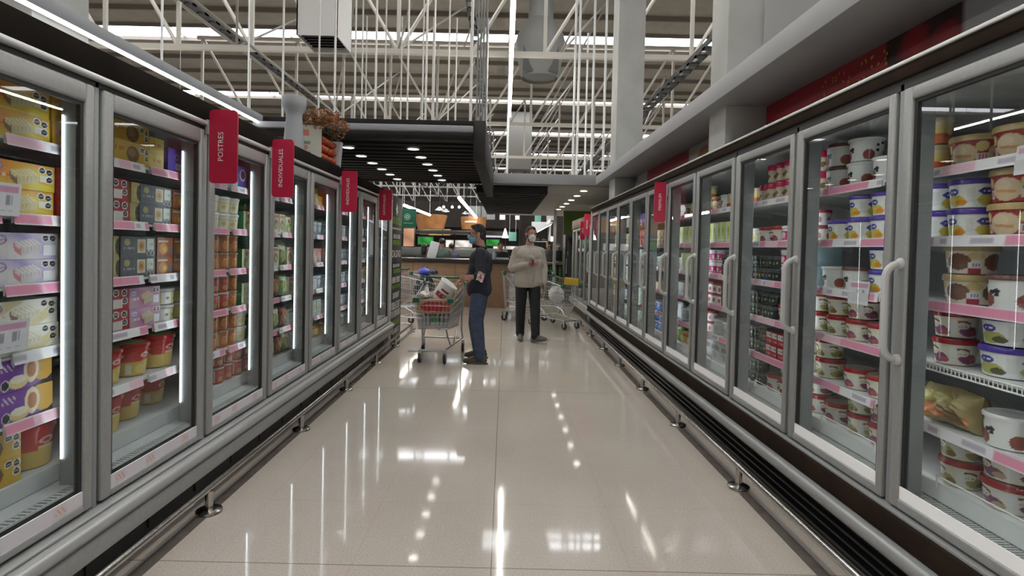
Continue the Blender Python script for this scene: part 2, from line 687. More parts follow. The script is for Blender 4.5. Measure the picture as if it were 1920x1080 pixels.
    # shelves
    for k in range(n):
        for i, z in enumerate(SHELF_Z):
            sh = MB()
            ya, yb = .004, pitch - .004
            sh.bbox(s * .157, ya, z - .018, s * .76, yb, z - .006, .003)
            for q in range(2):
                yy = (.16, pitch - .16)[q]
                sh.prism([(s * .48, z - .018), (s * .74, z - .018), (s * .74, z - .06)], 'y', yy - .006, yy + .006)
            wire = not L and k == 0 and i == 3
            o = obj('shelf', sh, WHITE if not L else INNER, root, loc=(s * x0 + off.x, y0 + k * pitch + off.y, 0), smooth=False)
            if k < 7:
                rl = MB()
                f = rail_paint(i * 17 + k * 5 + (0 if L else 100))
                brk = (.70 if i % 2 else .66) if L else (.30 if i % 2 else .34)
                for (u0, u1) in ((.0, brk - .03), (brk + .03, 1.)):
                    yA, yB = ya + (yb - ya) * u0, ya + (yb - ya) * u1
                    if wire and u1 == 1.:
                        rl.tube([(s * .150, yA, z - .004), (s * .150, yB, z - .004)], .004, 6, 0, col=(.8, .8, .8))
                        rl.tube([(s * .150, yA, z - .030), (s * .150, yB, z - .030)], .004, 6, 0, col=(.8, .8, .8))
                        for q in range(30):
                            yq = yA + (yB - yA) * q / 29
                            rl.tube([(s * .150, yq, z - .030), (s * .150, yq, z - .004)], .0022, 5, 0, col=(.8, .8, .8))
                        continue
                    rl.grid(lambda u, v: (s * (.142 + .008 * v), yA + (yB - yA) * u, z - .038 + .042 * v), 48, 6, lambda u, v: f(u0 + (u1 - u0) * u, v))
                    rl.box(s * .150, yA, z - .034, s * .156, yB, z + .004, 0, (.62, .60, .62))
                obj('price_rail', rl, PRINTG, o, smooth=False)
        # deck lip and air grille
    mb = MB()
    mb.bbox(X(.16), y0, DECK_Z - .02, X(.80), y1, DECK_Z, .004)
    mb.prism([(X(.155), DECK_Z - .055), (X(.165), DECK_Z - .055), (X(.165), DECK_Z + .012), (X(.155), DECK_Z + .012)], 'y', y0, y1)
    P('deck', mb, INNER if L else WHITE)
    mb = MB()
    nb = int((y1 - y0) / (.022 if L else .016))
    for k in range(nb):
        yy = y0 + (k + .5) * (y1 - y0) / nb
        if L:
            mb.box(X(.040), yy - .0055, DECK_Z - .066, X(.078), yy + .0055, DECK_Z - .060)
        else:
            mb.box(X(.048), yy - .003, DECK_Z - .062, X(.150), yy + .003, DECK_Z - .056)
    if L:
        mb.box(X(.078), y0, DECK_Z - .066, X(.158), y1, DECK_Z - .058)
        mb.box(X(.035), y0, DECK_Z - .066, X(.041), y1, DECK_Z - .058)
    else:
        for q in range(7):
            xx = .05 + q * .0165
            mb.box(X(xx), y0, DECK_Z - .065, X(xx + .003), y1, DECK_Z - .060)
    mb.box(X(.035), y0, DECK_Z - .14, X(.16), y1, DECK_Z - .13, 1)
    P('air_grille', mb, [INNER if L else ALU_L, BLACKP], smooth=False)
    # pusher wires guarding the lowest shelf of the brown-fronted bank
    if not L:
        for k in range(min(n, 5)):
            mb = MB()
            ya, yb = y0 + k * pitch + .06, y0 + (k + 1) * pitch - .08
            mb.tube([(X(.150), ya, DECK_Z), (X(.150), ya, DECK_Z + .055), (X(.150), ya + .10, DECK_Z + .060), (X(.150), ya + .13, DECK_Z + .02), (X(.11), ya + .15, DECK_Z - .05)], .0035, 6)
            mb.tube([(X(.150), ya + .22, DECK_Z), (X(.150), ya + .22, DECK_Z + .045), (X(.150), yb, DECK_Z + .045), (X(.150), yb, DECK_Z)], .0035, 6)
            P('guard_wire', mb, WHITE)
    return root


LX, LY0, LP, LN = 1.617, 2.156 - .7814, .7814, 8
RX, RY0, RP, RN = 1.600, 2.231 - .790, .790, 11
freezer_bank(-1, LX, LY0, LP, LN, .362, 2.030, 2.180, 'long upright glass-door freezer with silver bumper and lit vertical tubes', 'silver')
freezer_bank(1, RX, RY0, RP, RN, .420, 2.110, 2.215, 'long upright glass-door freezer with brown skirt and looped grey handles', 'brown')

# the low steel rails in front of the freezers
def bumper_rail(x, ys, ya, yb, label, turn=0):
    t = thing('bumper_rail', label, 'rail', (x, ya, 0))
    off = (-x, -ya, 0)
    mb = MB()
    pts = [(x, ya, .130), (x, yb, .130)]
    if turn:
        pts += [(x + turn * .03, yb + .05, .130), (x + turn * .08, yb + .08, .130), (x + turn * .45, yb + .08, .130)]
    mb.tube(pts, .0185, 16)
    obj('rail', mb, STEEL, t, loc=off)
    for y in ys:
        mb = MB()
        mb.tube([(0, 0, .008), (0, 0, .115)], .020, 14)
        obj('post', mb, STEEL, t, loc=(0, y - ya, 0))
        mb = MB().lathe([(.0, .0), (.060, .0), (.066, .006), (.064, .014), (.050, .021), (.022, .024), (0, .024)], 28)
        obj('foot_disc', mb, STEEL, t, loc=(0, y - ya, 0))
    return t


bumper_rail(-1.535, [.42, 1.62, 2.835, 4.13, 5.31, 6.55, 7.70, 9.0], .2, 9.0, 'low stainless rail on disc feet before the silver-bumper freezer', -1)
bumper_rail(1.460, [1.0, 2.14, 3.28, 4.44, 5.59, 6.72, 7.82, 9.02, 10.2], .2, 10.5, 'low stainless rail on disc feet before the brown-skirt freezer')

# ------------------------------------------------------------------ crimson flag signs
def flag_sign(side, x0, y, zb_, zt_, wd, body, label, group=None):
    s = side
    t = thing('flag_sign', label, 'sign', (s * (x0 - wd / 2), y, zb_), 0, group)
    x_in, x_out = s * (x0 - .0), s * (x0 - wd)
    cx = s * (x0 - wd / 2)
    hw, h = wd / 2, zt_ - zb_
    r = .022
    poly = []
    for (qx, qz, a0) in ((-hw + r, r, 180), (hw - r, r, 270), (hw - r, h - r, 0), (-hw + r, h - r, 90)):
        for i in range(6):
            a = R(a0 + i * 18)
            poly.append((qx + r * math.cos(a), qz + r * math.sin(a)))
    mb = MB().prism(poly, 'y', -.006, .006)
    obj('panel', mb, RED_SIGN, t)
    mb = MB()
    M = Matrix.Translation((-.012 * s * -1 if s < 0 else 0, -.0072, h * .50)) @ Matrix.Rotation(R(-90), 4, 'Y') @ Matrix.Rotation(R(90), 4, 'X')
    mb.text(body, .040, M)
    obj('lettering', mb, LETTER, t, smooth=False)
    mb = MB().bbox(s * (hw + .0), -.018, h * .66, s * (hw + .017), .018, h * .86, .004)
    mb.tube([(s * (hw + .006), 0, h * .76), (s * (hw - .03), 0, h * .76)], .006, 8)
    obj('bracket', mb, ALU, t)
    return t


YL = lambda k: LY0 + LP * k
YR = lambda k: RY0 + RP * k
flag_sign(-1, LX - .020, YL(2) - .02, 1.745, 2.137, .150, 'POSTRES', 'crimson flag sign lettered POSTRES on the silver-bumper freezer')
flag_sign(-1, LX - .020, YL(3) - .02, 1.745, 2.138, .145, 'INDIVIDUALES', 'crimson flag sign lettered INDIVIDUALES beside the flower display')
flag_sign(-1, LX - .020, YL(5) - .02, 1.748, 2.148, .150, 'INDIVIDUALES', 'crimson flag sign lettered INDIVIDUALES beyond the flower display')
flag_sign(-1, LX - .020, YL(7) - .02, 1.750, 2.137, .16, 'INDIVIDUALES', 'crimson flag sign lettered INDIVIDUALES close to the black chalkboard panel')
flag_sign(1, RX - .020, YR(5) - .02, 1.725, 2.122, .115, 'PREMIUM', 'crimson flag sign midway along the brown-skirt freezer')
flag_sign(1, RX - .020, YR(11) + .02, 1.715, 2.112, .11, 'PREMIUM', 'crimson flag sign at the far end of the brown-skirt freezer')
# ------------------------------------------------------------------ frozen goods
def px_layers(bg, layers):
    """a printed design: background plus rectangles ('r'), ellipses ('e'), bands ('v' gradient) in 0..1 face space"""
    def f(u, v):
        c = bg(u, v) if callable(bg) else bg
        for L in layers:
            k = L[0]
            if k == 'r':
                if L[1] <= u <= L[3] and L[2] <= v <= L[4]: c = L[5]
            elif k == 'e':
                q = ((u - L[1]) / L[3]) ** 2 + ((v - L[2]) / L[4]) ** 2
                if q <= 1: c = L[5]
            elif k == 'p':   # slanted block: centre, half size, slope
                du = u - L[1]; dv = v - L[2] - L[6] * du
                if abs(du) <= L[3] and abs(dv) <= L[4]: c = L[5]
            elif k == 'g':   # polygon
                ins, P_ = False, L[1]
                for a_, b_ in zip(P_, P_[1:] + P_[:1]):
                    if (a_[1] > v) != (b_[1] > v) and u < (b_[0] - a_[0]) * (v - a_[1]) / (b_[1] - a_[1]) + a_[0]: ins = not ins
                if ins: c = L[2]
            elif k == 't':   # line of small print
                if L[1] <= u <= L[3] and L[2] <= v <= L[4]:
                    q = (u - L[1]) / (L[3] - L[1]) * L[6]
                    h = math.sin(int(q) * 12.9898) * 43758.5
                    if (q % 1.) < .68 and (h - math.floor(h)) > .18: c = L[5]
        return c
    return f


WHT, BLK = (.80, .80, .78), (.02, .02, .025)
def stamps(pos, ru, rv):
    out = []
    for (u, v) in pos:
        out += [('e', u, v, ru * 1.25, rv * 1.25, WHT), ('e', u, v, ru, rv, BLK), ('r', u - ru * .6, v - rv * .15, u + ru * .6, v + rv * .15, (.45, .45, .45))]
    return out


PROTO = {}
class Proto:
    def __init__(s, kind, desc, w_, d_, h_, me, parts=()):
        s.kind, s.desc, s.w, s.d, s.h, s.me, s.parts = kind, desc, w_, d_, h_, me, parts


def tub(key, kind, desc, r, h, wall, lidcol, lid_h=.016, taper=.86, n=36, nv=14, lidmat=None, lidtop=None, sx=1.):
    """round tub: printed wall, separate lid; front at y=0"""
    mb = MB()
    rb = r * taper
    hb = h - lid_h
    c = (0, r * 1.04, 0)
    def P(u, v):
        a = -PI / 2 + (u - .5) * 2 * PI
        rr = rb + (r * .97 - rb) * v
        return (c[0] + rr * math.cos(a) * sx, c[1] + rr * math.sin(a), .004 + (hb - .004) * v)
    mb.grid(P, n * 3, nv * 2, lambda u, v: wall(u, v))
    mb.lathe([(0, .002), (rb * .92, .002), (rb, .006)], n, c, col=wall(.5, 0), sx=sx)
    me = mb.mesh(key, PRINTG)
    lb = MB()
    top = lidtop or lidcol
    lb.lathe([(r * .98, hb - .004), (r * 1.03, hb - .003), (r * 1.035, hb + lid_h * .55), (r * 1.0, h - .002), (r * .93, h)], n, c, col=lidcol, sx=sx)
    lb.lathe([(r * .93, h), (r * .90, h - .003), (0, h - .003)], n, c, col=top, sx=sx)
    lme = lb.mesh(key + '_lid', lidmat or PRINTG)
    PROTO[key] = Proto(kind, desc, 2 * r * 1.05 * sx, 2 * r * 1.06, h, me, (('lid', lme),))


def carton(key, kind, desc, w_, h_, d_, face, side, top=None, nu=56, nv=26, b=.002, text=()):
    """printed carton: painted front face, plain sides; front at y=0"""
    mb = MB()
    x = w_ / 2
    mb.grid(lambda u, v: (-x + w_ * u, 0, h_ * v), nu, nv, face)
    mb.box(-x + .0005, .0008, .0005, x - .0005, d_, h_ - .0005, 0, side)
    tp = top or side
    mb._add([(-x, 0, h_), (x, 0, h_), (x, d_, h_), (-x, d_, h_)], [(0, 1, 2, 3)], 0, [tp] * 4)
    parts = []
    me = mb.mesh(key, PRINT, False)
    if text:
        tb = MB()
        for (body, u, v, sz, col, sl) in text:
            M = Matrix.Translation((-x + w_ * u, -.0012, h_ * v)) @ Matrix.Rotation(sl, 4, 'Y') @ Matrix.Rotation(R(90), 4, 'X')
            tb.text(body, sz, M, col=col)
        parts.append(('brand_lettering', tb.mesh(key + '_text', PRINT, False)))
    PROTO[key] = Proto(kind, desc, w_, d_, h_, me, parts)


def pouch(key, kind, desc, w_, h_, d_, face, seed=0, wb=1.):
    """soft bag lying or standing, crimped at both ends"""
    rnd = random.Random(seed)
    ph = [rnd.uniform(0, 6.28) for _ in range(6)]
    mb = MB()
    for sgn in (0, 1):
        def P(u, v):
            x = (u - .5) * w_
            bul = (max(0, 1 - (2 * u - 1) ** 4) * max(0, 1 - (2 * v - 1) ** 4)) ** .6
            wob = wb * (.12 * math.sin(9 * u + ph[0]) * math.sin(8 * v + ph[1]) + .08 * math.sin(17 * u + ph[2] + 5 * v) + .05 * math.sin(37 * u + 13 * v + ph[4]) * math.sin(23 * v + ph[5]))
            dd = d_ / 2 * bul * (1 + wob)
            return (x * (1 - .06 * math.sin(PI * v)), d_ / 2 + (dd if sgn else -dd), h_ * v + .004 * math.sin(7 * u + ph[3]))
        mb.grid(P, 48, 32, face)
    PROTO[key] = Proto(kind, desc, w_, d_, h_, mb.mesh(key, PRINT))


def fruit_wall(body, logo, fruit, fcol2=None, arch=True, extra=()):
    L = []
    for du in (-.25, .25, .0, .5, -.5):
        uc = .5 + du
        L += [('e', uc, .30, .085, .24, fruit)]
        if fcol2: L += [('e', uc + .05, .22, .045, .14, fcol2)]
        if arch:
            L += [('e', uc - .06, .66, .065, .16, logo), ('e', uc - .06, .56, .060, .16, body)]
            L += [('t', uc - .10, .50, uc - .02, .56, (.35, .2, .2), 7)]
        else:
            L += [('e', uc - .02, .66, .055, .15, logo), ('t', uc - .055, .62, uc + .02, .69, (.75, .77, .85), 5)]
        L += [('r', uc + .10, .18, uc + .15, .80, (.66, .66, .64))]
    return px_layers(body, L + list(extra))


REDL, PURL, GOLD, PINKLID = (.30, .012, .020), (.075, .035, .32), (.42, .30, .13), (.55, .015, .10)
CREAMC = (.66, .62, .50)
tub('red_lid', 'ice_cream_tub', 'red-lidded cream tub', .074, .109, fruit_wall(CREAMC, (.16, .05, .04), (.22, .06, .14), (.40, .10, .12)), REDL, .020, lidtop=(.34, .28, .24))
tub('red_lid_big', 'ice_cream_tub', 'large red-lidded tub', .092, .108, fruit_wall((.70, .67, .58), (.16, .05, .04), (.20, .07, .15), (.42, .30, .22)), REDL, .022, lidtop=(.36, .31, .28))
tub('red_lid_green', 'ice_cream_tub', 'red-lidded tub with pistachio print', .074, .109, fruit_wall((.68, .66, .52), (.14, .06, .03), (.30, .30, .10), (.22, .13, .05)), REDL, .020, lidtop=(.34, .28, .24))
tub('purple_lid', 'ice_cream_tub', 'purple-lidded white tub', .078, .116, fruit_wall((.74, .75, .74), (.06, .06, .34), (.56, .48, .10), (.68, .28, .03), False), PURL, .018, lidtop=(.12, .07, .34))
tub('purple_lid_big', 'ice_cream_tub', 'large purple-lidded white tub', .098, .115, fruit_wall((.74, .75, .75), (.06, .06, .34), (.42, .42, .12), (.10, .09, .05), False), PURL, .020, lidtop=(.12, .07, .34))
tub('gold_lid', 'ice_cream_tub', 'gold-lidded tub with scoop print', .090, .124,
    px_layers((.30, .035, .04), [q for uc in (.25, .5, .75, 0, 1) for q in (('e', uc + .04, .45, .095, .42, (.58, .45, .30)), ('e', uc + .02, .60, .05, .2, (.66, .54, .38)), ('p', uc + .04, .38, .06, .05, (.52, .28, .12), -.6), ('e', uc - .09, .72, .04, .20, (.60, .46, .20)), ('r', uc - .125, .12, uc - .05, .46, (.62, .56, .52)), ('t', uc - .12, .2, uc - .06, .4, (.35, .03, .08), 5))]),
    GOLD, .022, lidtop=(.50, .42, .26))
tub('gold_brown', 'ice_cream_tub', 'gold-lidded tub with chocolate print', .086, .118,
    px_layers((.62, .55, .45), [q for uc in (.25, .5, .75, 0, 1) for q in (('e', uc + .05, .50, .085, .36, (.16, .075, .045)), ('e', uc - .085, .76, .05, .18, (.52, .40, .18)), ('r', uc - .13, .0, uc - .05, .24, (.34, .02, .05)), ('r', uc - .13, .26, uc - .05, .48, (.66, .64, .66)), ('t', uc - .12, .30, uc - .06, .44, (.10, .08, .30), 5))]),
    GOLD, .022, lidtop=(.46, .38, .24))
_rs = random.Random(4)
_cow = []
for q in range(26):
    _cow.append(('e', _rs.random(), _rs.uniform(.35, .95), _rs.uniform(.012, .03), _rs.uniform(.05, .13), (.03, .03, .035)))
for uc in (.25, .5, .75): _cow.append(('e', uc - .07, .28, .06, .24, (.26, .06, .045)))
tub('cow_tub', 'ice_cream_tub', 'white tub with black patches', .080, .122, px_layers((.74, .74, .73), _cow), (.72, .72, .72), .012, .88, lidtop=(.68, .68, .67))
tub('cow_tub_dark', 'ice_cream_tub', 'brown-lidded tub with black patches', .088, .126, px_layers((.68, .68, .67), _cow), (.13, .055, .05), .016, .88, lidtop=(.20, .10, .09))
tub('pink_jar', 'dessert_jar', 'pink-lidded dessert jar', .050, .120, px_layers((.60, .48, .36), [q for uc in (.1, .3, .5, .7, .9) for q in (('e', uc, .45, .06, .2, (.20, .13, .07)), ('e', uc + .05, .3, .03, .12, (.66, .58, .44)))]), PINKLID, .034, .94, 28, 12)
tub('clear_jar', 'dessert_jar', 'clear jar of layered dessert', .055, .115, px_layers(lambda u, v: (.50, .10, .03) if v < .45 else ((.55, .44, .16) if v < .8 else (.52, .46, .34)), [q for uc in (.2, .5, .8) for q in (('e', uc, .5, .05, .16, (.62, .5, .24)),)]), (.46, .40, .28), .016, .92, 28, 12)
tub('jar_pink_label', 'dessert_jar', 'white jar with pink label', .052, .105, px_layers((.72, .68, .70), [('r', 0, .12, 1, .78, (.56, .03, .20)), ('e', .5, .5, .07, .2, (.75, .6, .62)), ('e', .25, .5, .07, .2, (.75, .6, .62)), ('t', .36, .25, .64, .34, WHT, 9)]), (.70, .68, .70), .014, .95, 24, 10)
tub('jar_red_small', 'dessert_jar', 'small white jar with maroon lid', .045, .090, px_layers((.72, .71, .70), [('e', uc, .42, .05, .25, (.40, .14, .16)) for uc in (.2, .4, .6, .8)]), (.36, .03, .06), .014, .93, 22, 9)
tub('bucket_red', 'ice_cream_tub', 'red and yellow tub', .088, .165, px_layers(lambda u, v: (.46, .022, .020) if v > .52 + .05 * math.sin(u * 12.5) else (.62, .44, .10), [q for uc in (.25, .5, .75) for q in (('e', uc, .70, .05, .09, (.74, .55, .50)), ('e', uc, .70, .030, .05, (.46, .03, .03)), ('r', uc + .06, .06, uc + .12, .42, (.66, .64, .52)), ('e', uc - .05, .22, .05, .16, (.70, .56, .22)))]), (.42, .020, .020), .018, .80, lidtop=(.46, .44, .18))
tub('bucket_red_top', 'ice_cream_tub', 'red and yellow tub with leaf-printed lid', .098, .175, px_layers(lambda u, v: (.42, .020, .020) if v > .50 + .05 * math.sin(u * 12.5) else (.58, .43, .12), [q for uc in (.25, .5, .75) for q in (('e', uc, .68, .06, .08, (.70, .52, .48)), ('e', uc, .68, .040, .045, (.42, .03, .03)), ('r', uc - .06, .50, uc + .05, .57, (.66, .56, .30)))]), (.44, .020, .020), .018, .80, lidtop=(.50, .47, .17))
tub('cake_tin', 'cake_tub', 'yellow and white cake tub', .082, .088, px_layers(lambda u, v: (.62, .55, .20) if math.sin(u * 25) > -.2 else (.66, .68, .66), [('r', 0, .86, 1, 1, (.30, .32, .30)), ('e', .45, .45, .02, .1, (.25, .2, .05)), ('e', .55, .4, .02, .1, (.25, .2, .05))]), (.50, .52, .50), .012, .96)
tub('cream_pot', 'yogurt_tub', 'cream white pot', .058, .105, px_layers((.72, .70, .58), [('r', 0, .62, 1, .72, (.60, .58, .36)), ('e', .4, .4, .05, .16, (.60, .52, .16)), ('e', .6, .4, .05, .16, (.60, .52, .16))]), (.72, .71, .66), .014, .84, 28, 10)
tub('orange_pot', 'ice_cream_pot', 'orange-brown pot', .056, .112, px_layers((.40, .115, .035), [q for uc in (.2, .45, .7) for q in (('e', uc, .45, .07, .26, (.52, .22, .06)), ('r', uc + .10, .1, uc + .14, .85, (.50, .42, .30)), ('t', uc - .05, .62, uc + .06, .74, (.62, .5, .3), 5))]), (.30, .22, .14), .010, .93, 26, 10, lidtop=(.36, .31, .24))
tub('red_pot', 'ice_cream_pot', 'brick-red pot', .056, .108, px_layers((.36, .055, .035), [q for uc in (.2, .45, .7) for q in (('r', uc - .05, .60, uc + .09, .80, (.52, .10, .10)), ('e', uc, .3, .06, .2, (.46, .24, .12)), ('r', uc + .11, .1, uc + .14, .85, (.56, .52, .44)))]), (.42, .36, .30), .010, .93, 26, 10, lidtop=(.46, .42, .36))
tub('dark_bottle', 'dark_cup', 'dark berry cup', .042, .085, px_layers((.030, .034, .036), [('e', .45, .45, .05, .16, (.50, .52, .50)), ('e', .6, .5, .03, .1, (.24, .34, .10)), ('r', 0, .86, 1, 1, (.10, .12, .12))]), (.06, .08, .08), .012, .9, 20, 8)
tub('grey_tub', 'plastic_tub', 'frosted grey tub', .085, .130, px_layers((.42, .44, .44), [('r', 0, .75, 1, .80, (.55, .57, .57)), ('e', .5, .4, .09, .22, (.34, .35, .36)), ('r', 0, .1, 1, .15, (.34, .36, .36))]), (.56, .58, .58), .016, .9, 26, 9)
tub('blue_pot', 'blue_tub', 'blue tub', .070, .107, px_layers((.09, .19, .48), [('e', .45, .45, .08, .2, (.62, .66, .74)), ('e', .65, .4, .05, .16, (.20, .32, .56)), ('t', .38, .66, .6, .76, (.7, .74, .8), 6)]), (.50, .56, .66), .014, .88, 24, 9)

def ORG(u, v):
    q = max(0., min(1., .5 + .9 * (u - .30) - .75 * (v - .45) + .22 * math.sin(7 * u + 5 * v)))
    if abs(v - .30 - .16 * math.sin(3.2 * u + .4)) < .05: q = max(0, q - .35)
    return (.62 + .04 * q, .17 + .36 * q, .035 + .03 * q)
OVAL = (.22, .24, .42)
def cake_face(bg, slice_top, slice_dark, st, extra=()):
    dim = lambda q: tuple(c * q for c in slice_top)
    L = [('g', [(.35, .64), (.46, .44), (.76, .58), (.62, .82)], slice_top), ('g', [(.46, .44), (.76, .58), (.75, .30), (.46, .12)], dim(.86)), ('g', [(.35, .64), (.46, .44), (.46, .12), (.36, .34)], slice_dark),
         ('g', [(.375, .58), (.445, .45), (.445, .38), (.375, .50)], dim(.9))]
    for q in range(5):
        a_ = .47 + q * .056
        L += [('g', [(a_, .45 + q * .026), (a_ + .012, .455 + q * .026), (a_ - .10, .66 + q * .034), (a_ - .115, .65 + q * .034)], dim(.62)), ('g', [(a_ + .01, .44 + q * .027), (a_ + .028, .45 + q * .027), (a_ + .022, .22 + q * .032), (a_ + .012, .24 + q * .032)], dim(.66))]
    L += [('e', .15, .74, .12, .20, OVAL), ('e', .15, .73, .10, .13, (.55, .56, .70))]
    L += [('t', .03, .40, .34, .50, tuple(min(1, c * 1.0) for c in (.62, .58, .52)), 11)]
    return px_layers(bg, L + list(extra) + st)
ST3 = [('r', .775, .35, .965, .60, (.66, .64, .60))] + stamps(((.81, .80), (.92, .76), (.92, .46)), .045, .115)
ST2 = [('r', .775, .14, .97, .56, (.72, .72, .74))] + stamps(((.81, .82), (.92, .82)), .045, .115)
BR = ('savory', .15, .735, .024, (.52, .03, .05), 0.)
carton('cake_yellow', 'cake_carton', 'orange and yellow cake carton', .300, .098, .15, cake_face(ORG, (.66, .58, .32), (.20, .12, .08), ST3), (.60, .34, .05), (.62, .42, .08), 84, 32, text=(BR,))
carton('cake_purple', 'cake_carton', 'lilac cake carton', .300, .098, .15, cake_face(lambda u, v: (.36 + .26 * abs(math.sin(3 * u + 2 * v)), .30 + .28 * abs(math.sin(3 * u + 2 * v)), .60), (.66, .58, .60), (.52, .20, .22), ST2), (.36, .26, .56), (.30, .20, .50), 84, 32, text=(BR,))
carton('cake_white', 'cake_carton', 'white cake carton', .320, .098, .15, cake_face(lambda u, v: (.74, .72, .64) if math.sin(8 * u - 5 * v) > -.5 else (.66, .58, .34), (.76, .72, .58), (.26, .16, .10), [q for q in ST3 if q[0] != 'r' or q[5] != (.66, .64, .60)]), (.70, .68, .60), None, 84, 32, text=(BR,))
carton('cake_pink', 'cake_carton', 'pink cake carton', .230, .098, .15, cake_face(lambda u, v: (.46, .24 + .06 * math.sin(9 * u + 4 * v), .38), (.62, .52, .36), (.30, .12, .10), ST2), (.40, .14, .26), (.44, .22, .34), 70, 30, text=(('savory', .17, .735, .018, (.52, .03, .05), 0.),))
carton('gold_box', 'dessert_carton', 'golden dessert carton', .150, .098, .17, px_layers((.64, .36, .025), [('t', .14, .56, .9, .74, (.46, .10, .02), 5), ('e', .30, .62, .10, .16, (.36, .14, .03)), ('e', .5, .2, .5, .2, (.70, .44, .05))]), (.58, .30, .02), (.66, .42, .05), 40, 22)
carton('gold_cookie', 'dessert_carton', 'golden carton with chocolate cookie print', .260, .096, .17, px_layers((.52, .33, .03), [('t', .06, .60, .34, .78, (.40, .08, .02), 6), ('e', .55, .5, .17, .40, (.15, .085, .035)), ('e', .52, .56, .10, .22, (.24, .15, .06))] + stamps(((.80, .80), (.93, .74), (.93, .42)), .05, .12)), (.46, .28, .02), (.54, .36, .04), 64, 28)
carton('gold_small', 'dessert_carton', 'small yellow carton', .115, .080, .15, px_layers((.66, .50, .07), [('t', .15, .50, .85, .66, (.50, .12, .03), 5)]), (.48, .32, .03), (.68, .54, .1), 26, 16)
carton('blue_box', 'dessert_carton', 'deep blue carton', .165, .132, .15, px_layers((.10, .075, .42), [('e', .45, .68, .10, .12, (.50, .46, .16)), ('e', .45, .68, .075, .09, (.08, .06, .3)), ('r', .38, .18, 1., .42, (.58, .57, .66)), ('t', .42, .24, .9, .36, (.25, .22, .45), 6)]), (.08, .06, .34), (.13, .1, .46), 30, 22)
carton('red_stamp', 'dessert_carton', 'maroon carton with black stamps', .120, .100, .15, px_layers((.34, .03, .04), [('r', .05, .10, .66, .50, (.56, .54, .52))] + stamps(((.30, .82), (.75, .80), (.78, .42)), .13, .13)), (.28, .03, .04), None, 36, 24)
carton('red_box', 'dessert_carton', 'bright red carton', .150, .100, .15, px_layers((.50, .02, .025), [('e', .5, .55, .22, .22, (.70, .66, .64)), ('t', .15, .2, .85, .3, (.7, .6, .6), 6)]), (.42, .02, .02), (.55, .05, .05), 30, 20)
carton('grey_tray', 'ready_meal', 'grey ready-meal carton with food photo', .250, .098, .17, px_layers((.10, .11, .125), [('e', .18, .72, .08, .16, (.34, .32, .12)), ('r', .46, .20, .70, .86, (.60, .54, .44)), ('e', .58, .54, .095, .28, (.50, .34, .14)), ('e', .58, .54, .05, .14, (.36, .18, .06)), ('r', .745, .34, .955, .90, (.62, .66, .60)), ('t', .79, .56, .92, .7, (.2, .2, .2), 4), ('t', .05, .38, .40, .48, (.36, .36, .38), 9)] + stamps(((.79, .17), (.91, .17)), .045, .11)), (.09, .10, .11), (.13, .14, .15), 72, 28)
carton('orange_meal', 'ready_meal', 'orange-brown ready-meal carton', .130, .098, .16, px_layers((.28, .09, .035), [('e', .40, .40, .28, .30, (.50, .20, .03)), ('e', .5, .36, .14, .16, (.62, .38, .10)), ('r', .08, .74, .7, .86, (.60, .5, .42)), ('r', .75, .1, .98, .5, (.10, .12, .14))]), (.22, .07, .03), None, 34, 22)
carton('olive_box', 'dessert_carton', 'olive-gold carton', .060, .098, .16, px_layers((.36, .31, .12), [('e', 1.1, .5, .5, .42, (.05, .04, .03)), ('e', .5, .5, .1, .3, (.42, .37, .16))]), (.34, .29, .11), None, 14, 16)
carton('green_box', 'dessert_carton', 'green-edged pale carton', .125, .075, .17, px_layers((.58, .64, .42), [('e', .30, .50, .14, .30, (.66, .68, .56)), ('e', .30, .5, .07, .14, (.30, .38, .10)), ('e', .72, .5, .14, .30, (.66, .68, .56)), ('e', .72, .5, .07, .14, (.40, .14, .06))]), (.025, .19, .065), (.16, .38, .14), 40, 18)
carton('green_tall', 'dessert_carton', 'tall green and cream carton', .125, .135, .17, px_layers((.60, .66, .40), [('e', .55, .76, .16, .12, (.30, .10, .05)), ('e', .40, .32, .26, .20, (.24, .36, .08)), ('e', .62, .26, .20, .14, (.66, .62, .30)), ('t', .2, .5, .9, .62, (.12, .32, .10), 6)]), (.025, .17, .06), (.16, .36, .14), 40, 30)
carton('blue_card', 'dessert_carton', 'royal blue carton with white picture', .130, .150, .15, px_layers((.06, .10, .44), [('e', .5, .62, .32, .26, (.64, .66, .72)), ('e', .5, .64, .24, .20, (.03, .03, .06))]), (.05, .08, .36), None, 30, 26)
carton('teal_box', 'dessert_carton', 'pale teal carton', .120, .150, .17, px_layers((.52, .62, .58), [('e', .5, .55, .3, .24, (.22, .34, .22)), ('e', .45, .6, .16, .14, (.55, .50, .30)), ('r', .1, .82, .9, .93, (.30, .42, .40)), ('t', .15, .14, .85, .26, (.25, .3, .3), 7)]), (.40, .52, .48), None, 26, 24)
carton('beige_box', 'dessert_carton', 'beige and brown carton', .110, .150, .17, px_layers((.56, .54, .36), [('e', .5, .45, .34, .26, (.24, .14, .06)), ('r', .1, .78, .9, .92, (.46, .10, .06)), ('e', .55, .4, .16, .14, (.36, .46, .14))]), (.44, .42, .28), None, 24, 22)
carton('slate_box', 'dessert_carton', 'slate blue carton', .120, .135, .17, px_layers((.17, .23, .30), [('e', .5, .5, .3, .24, (.50, .56, .62)), ('r', .1, .80, .9, .92, (.55, .6, .64))]), (.13, .18, .24), None, 24, 20)
carton('salmon_box', 'dessert_carton', 'salmon pink carton', .125, .140, .17, px_layers((.56, .22, .18), [('e', .4, .5, .3, .3, (.66, .40, .32)), ('r', .55, .1, .95, .5, (.62, .58, .56))]), (.46, .16, .13), None, 24, 20)
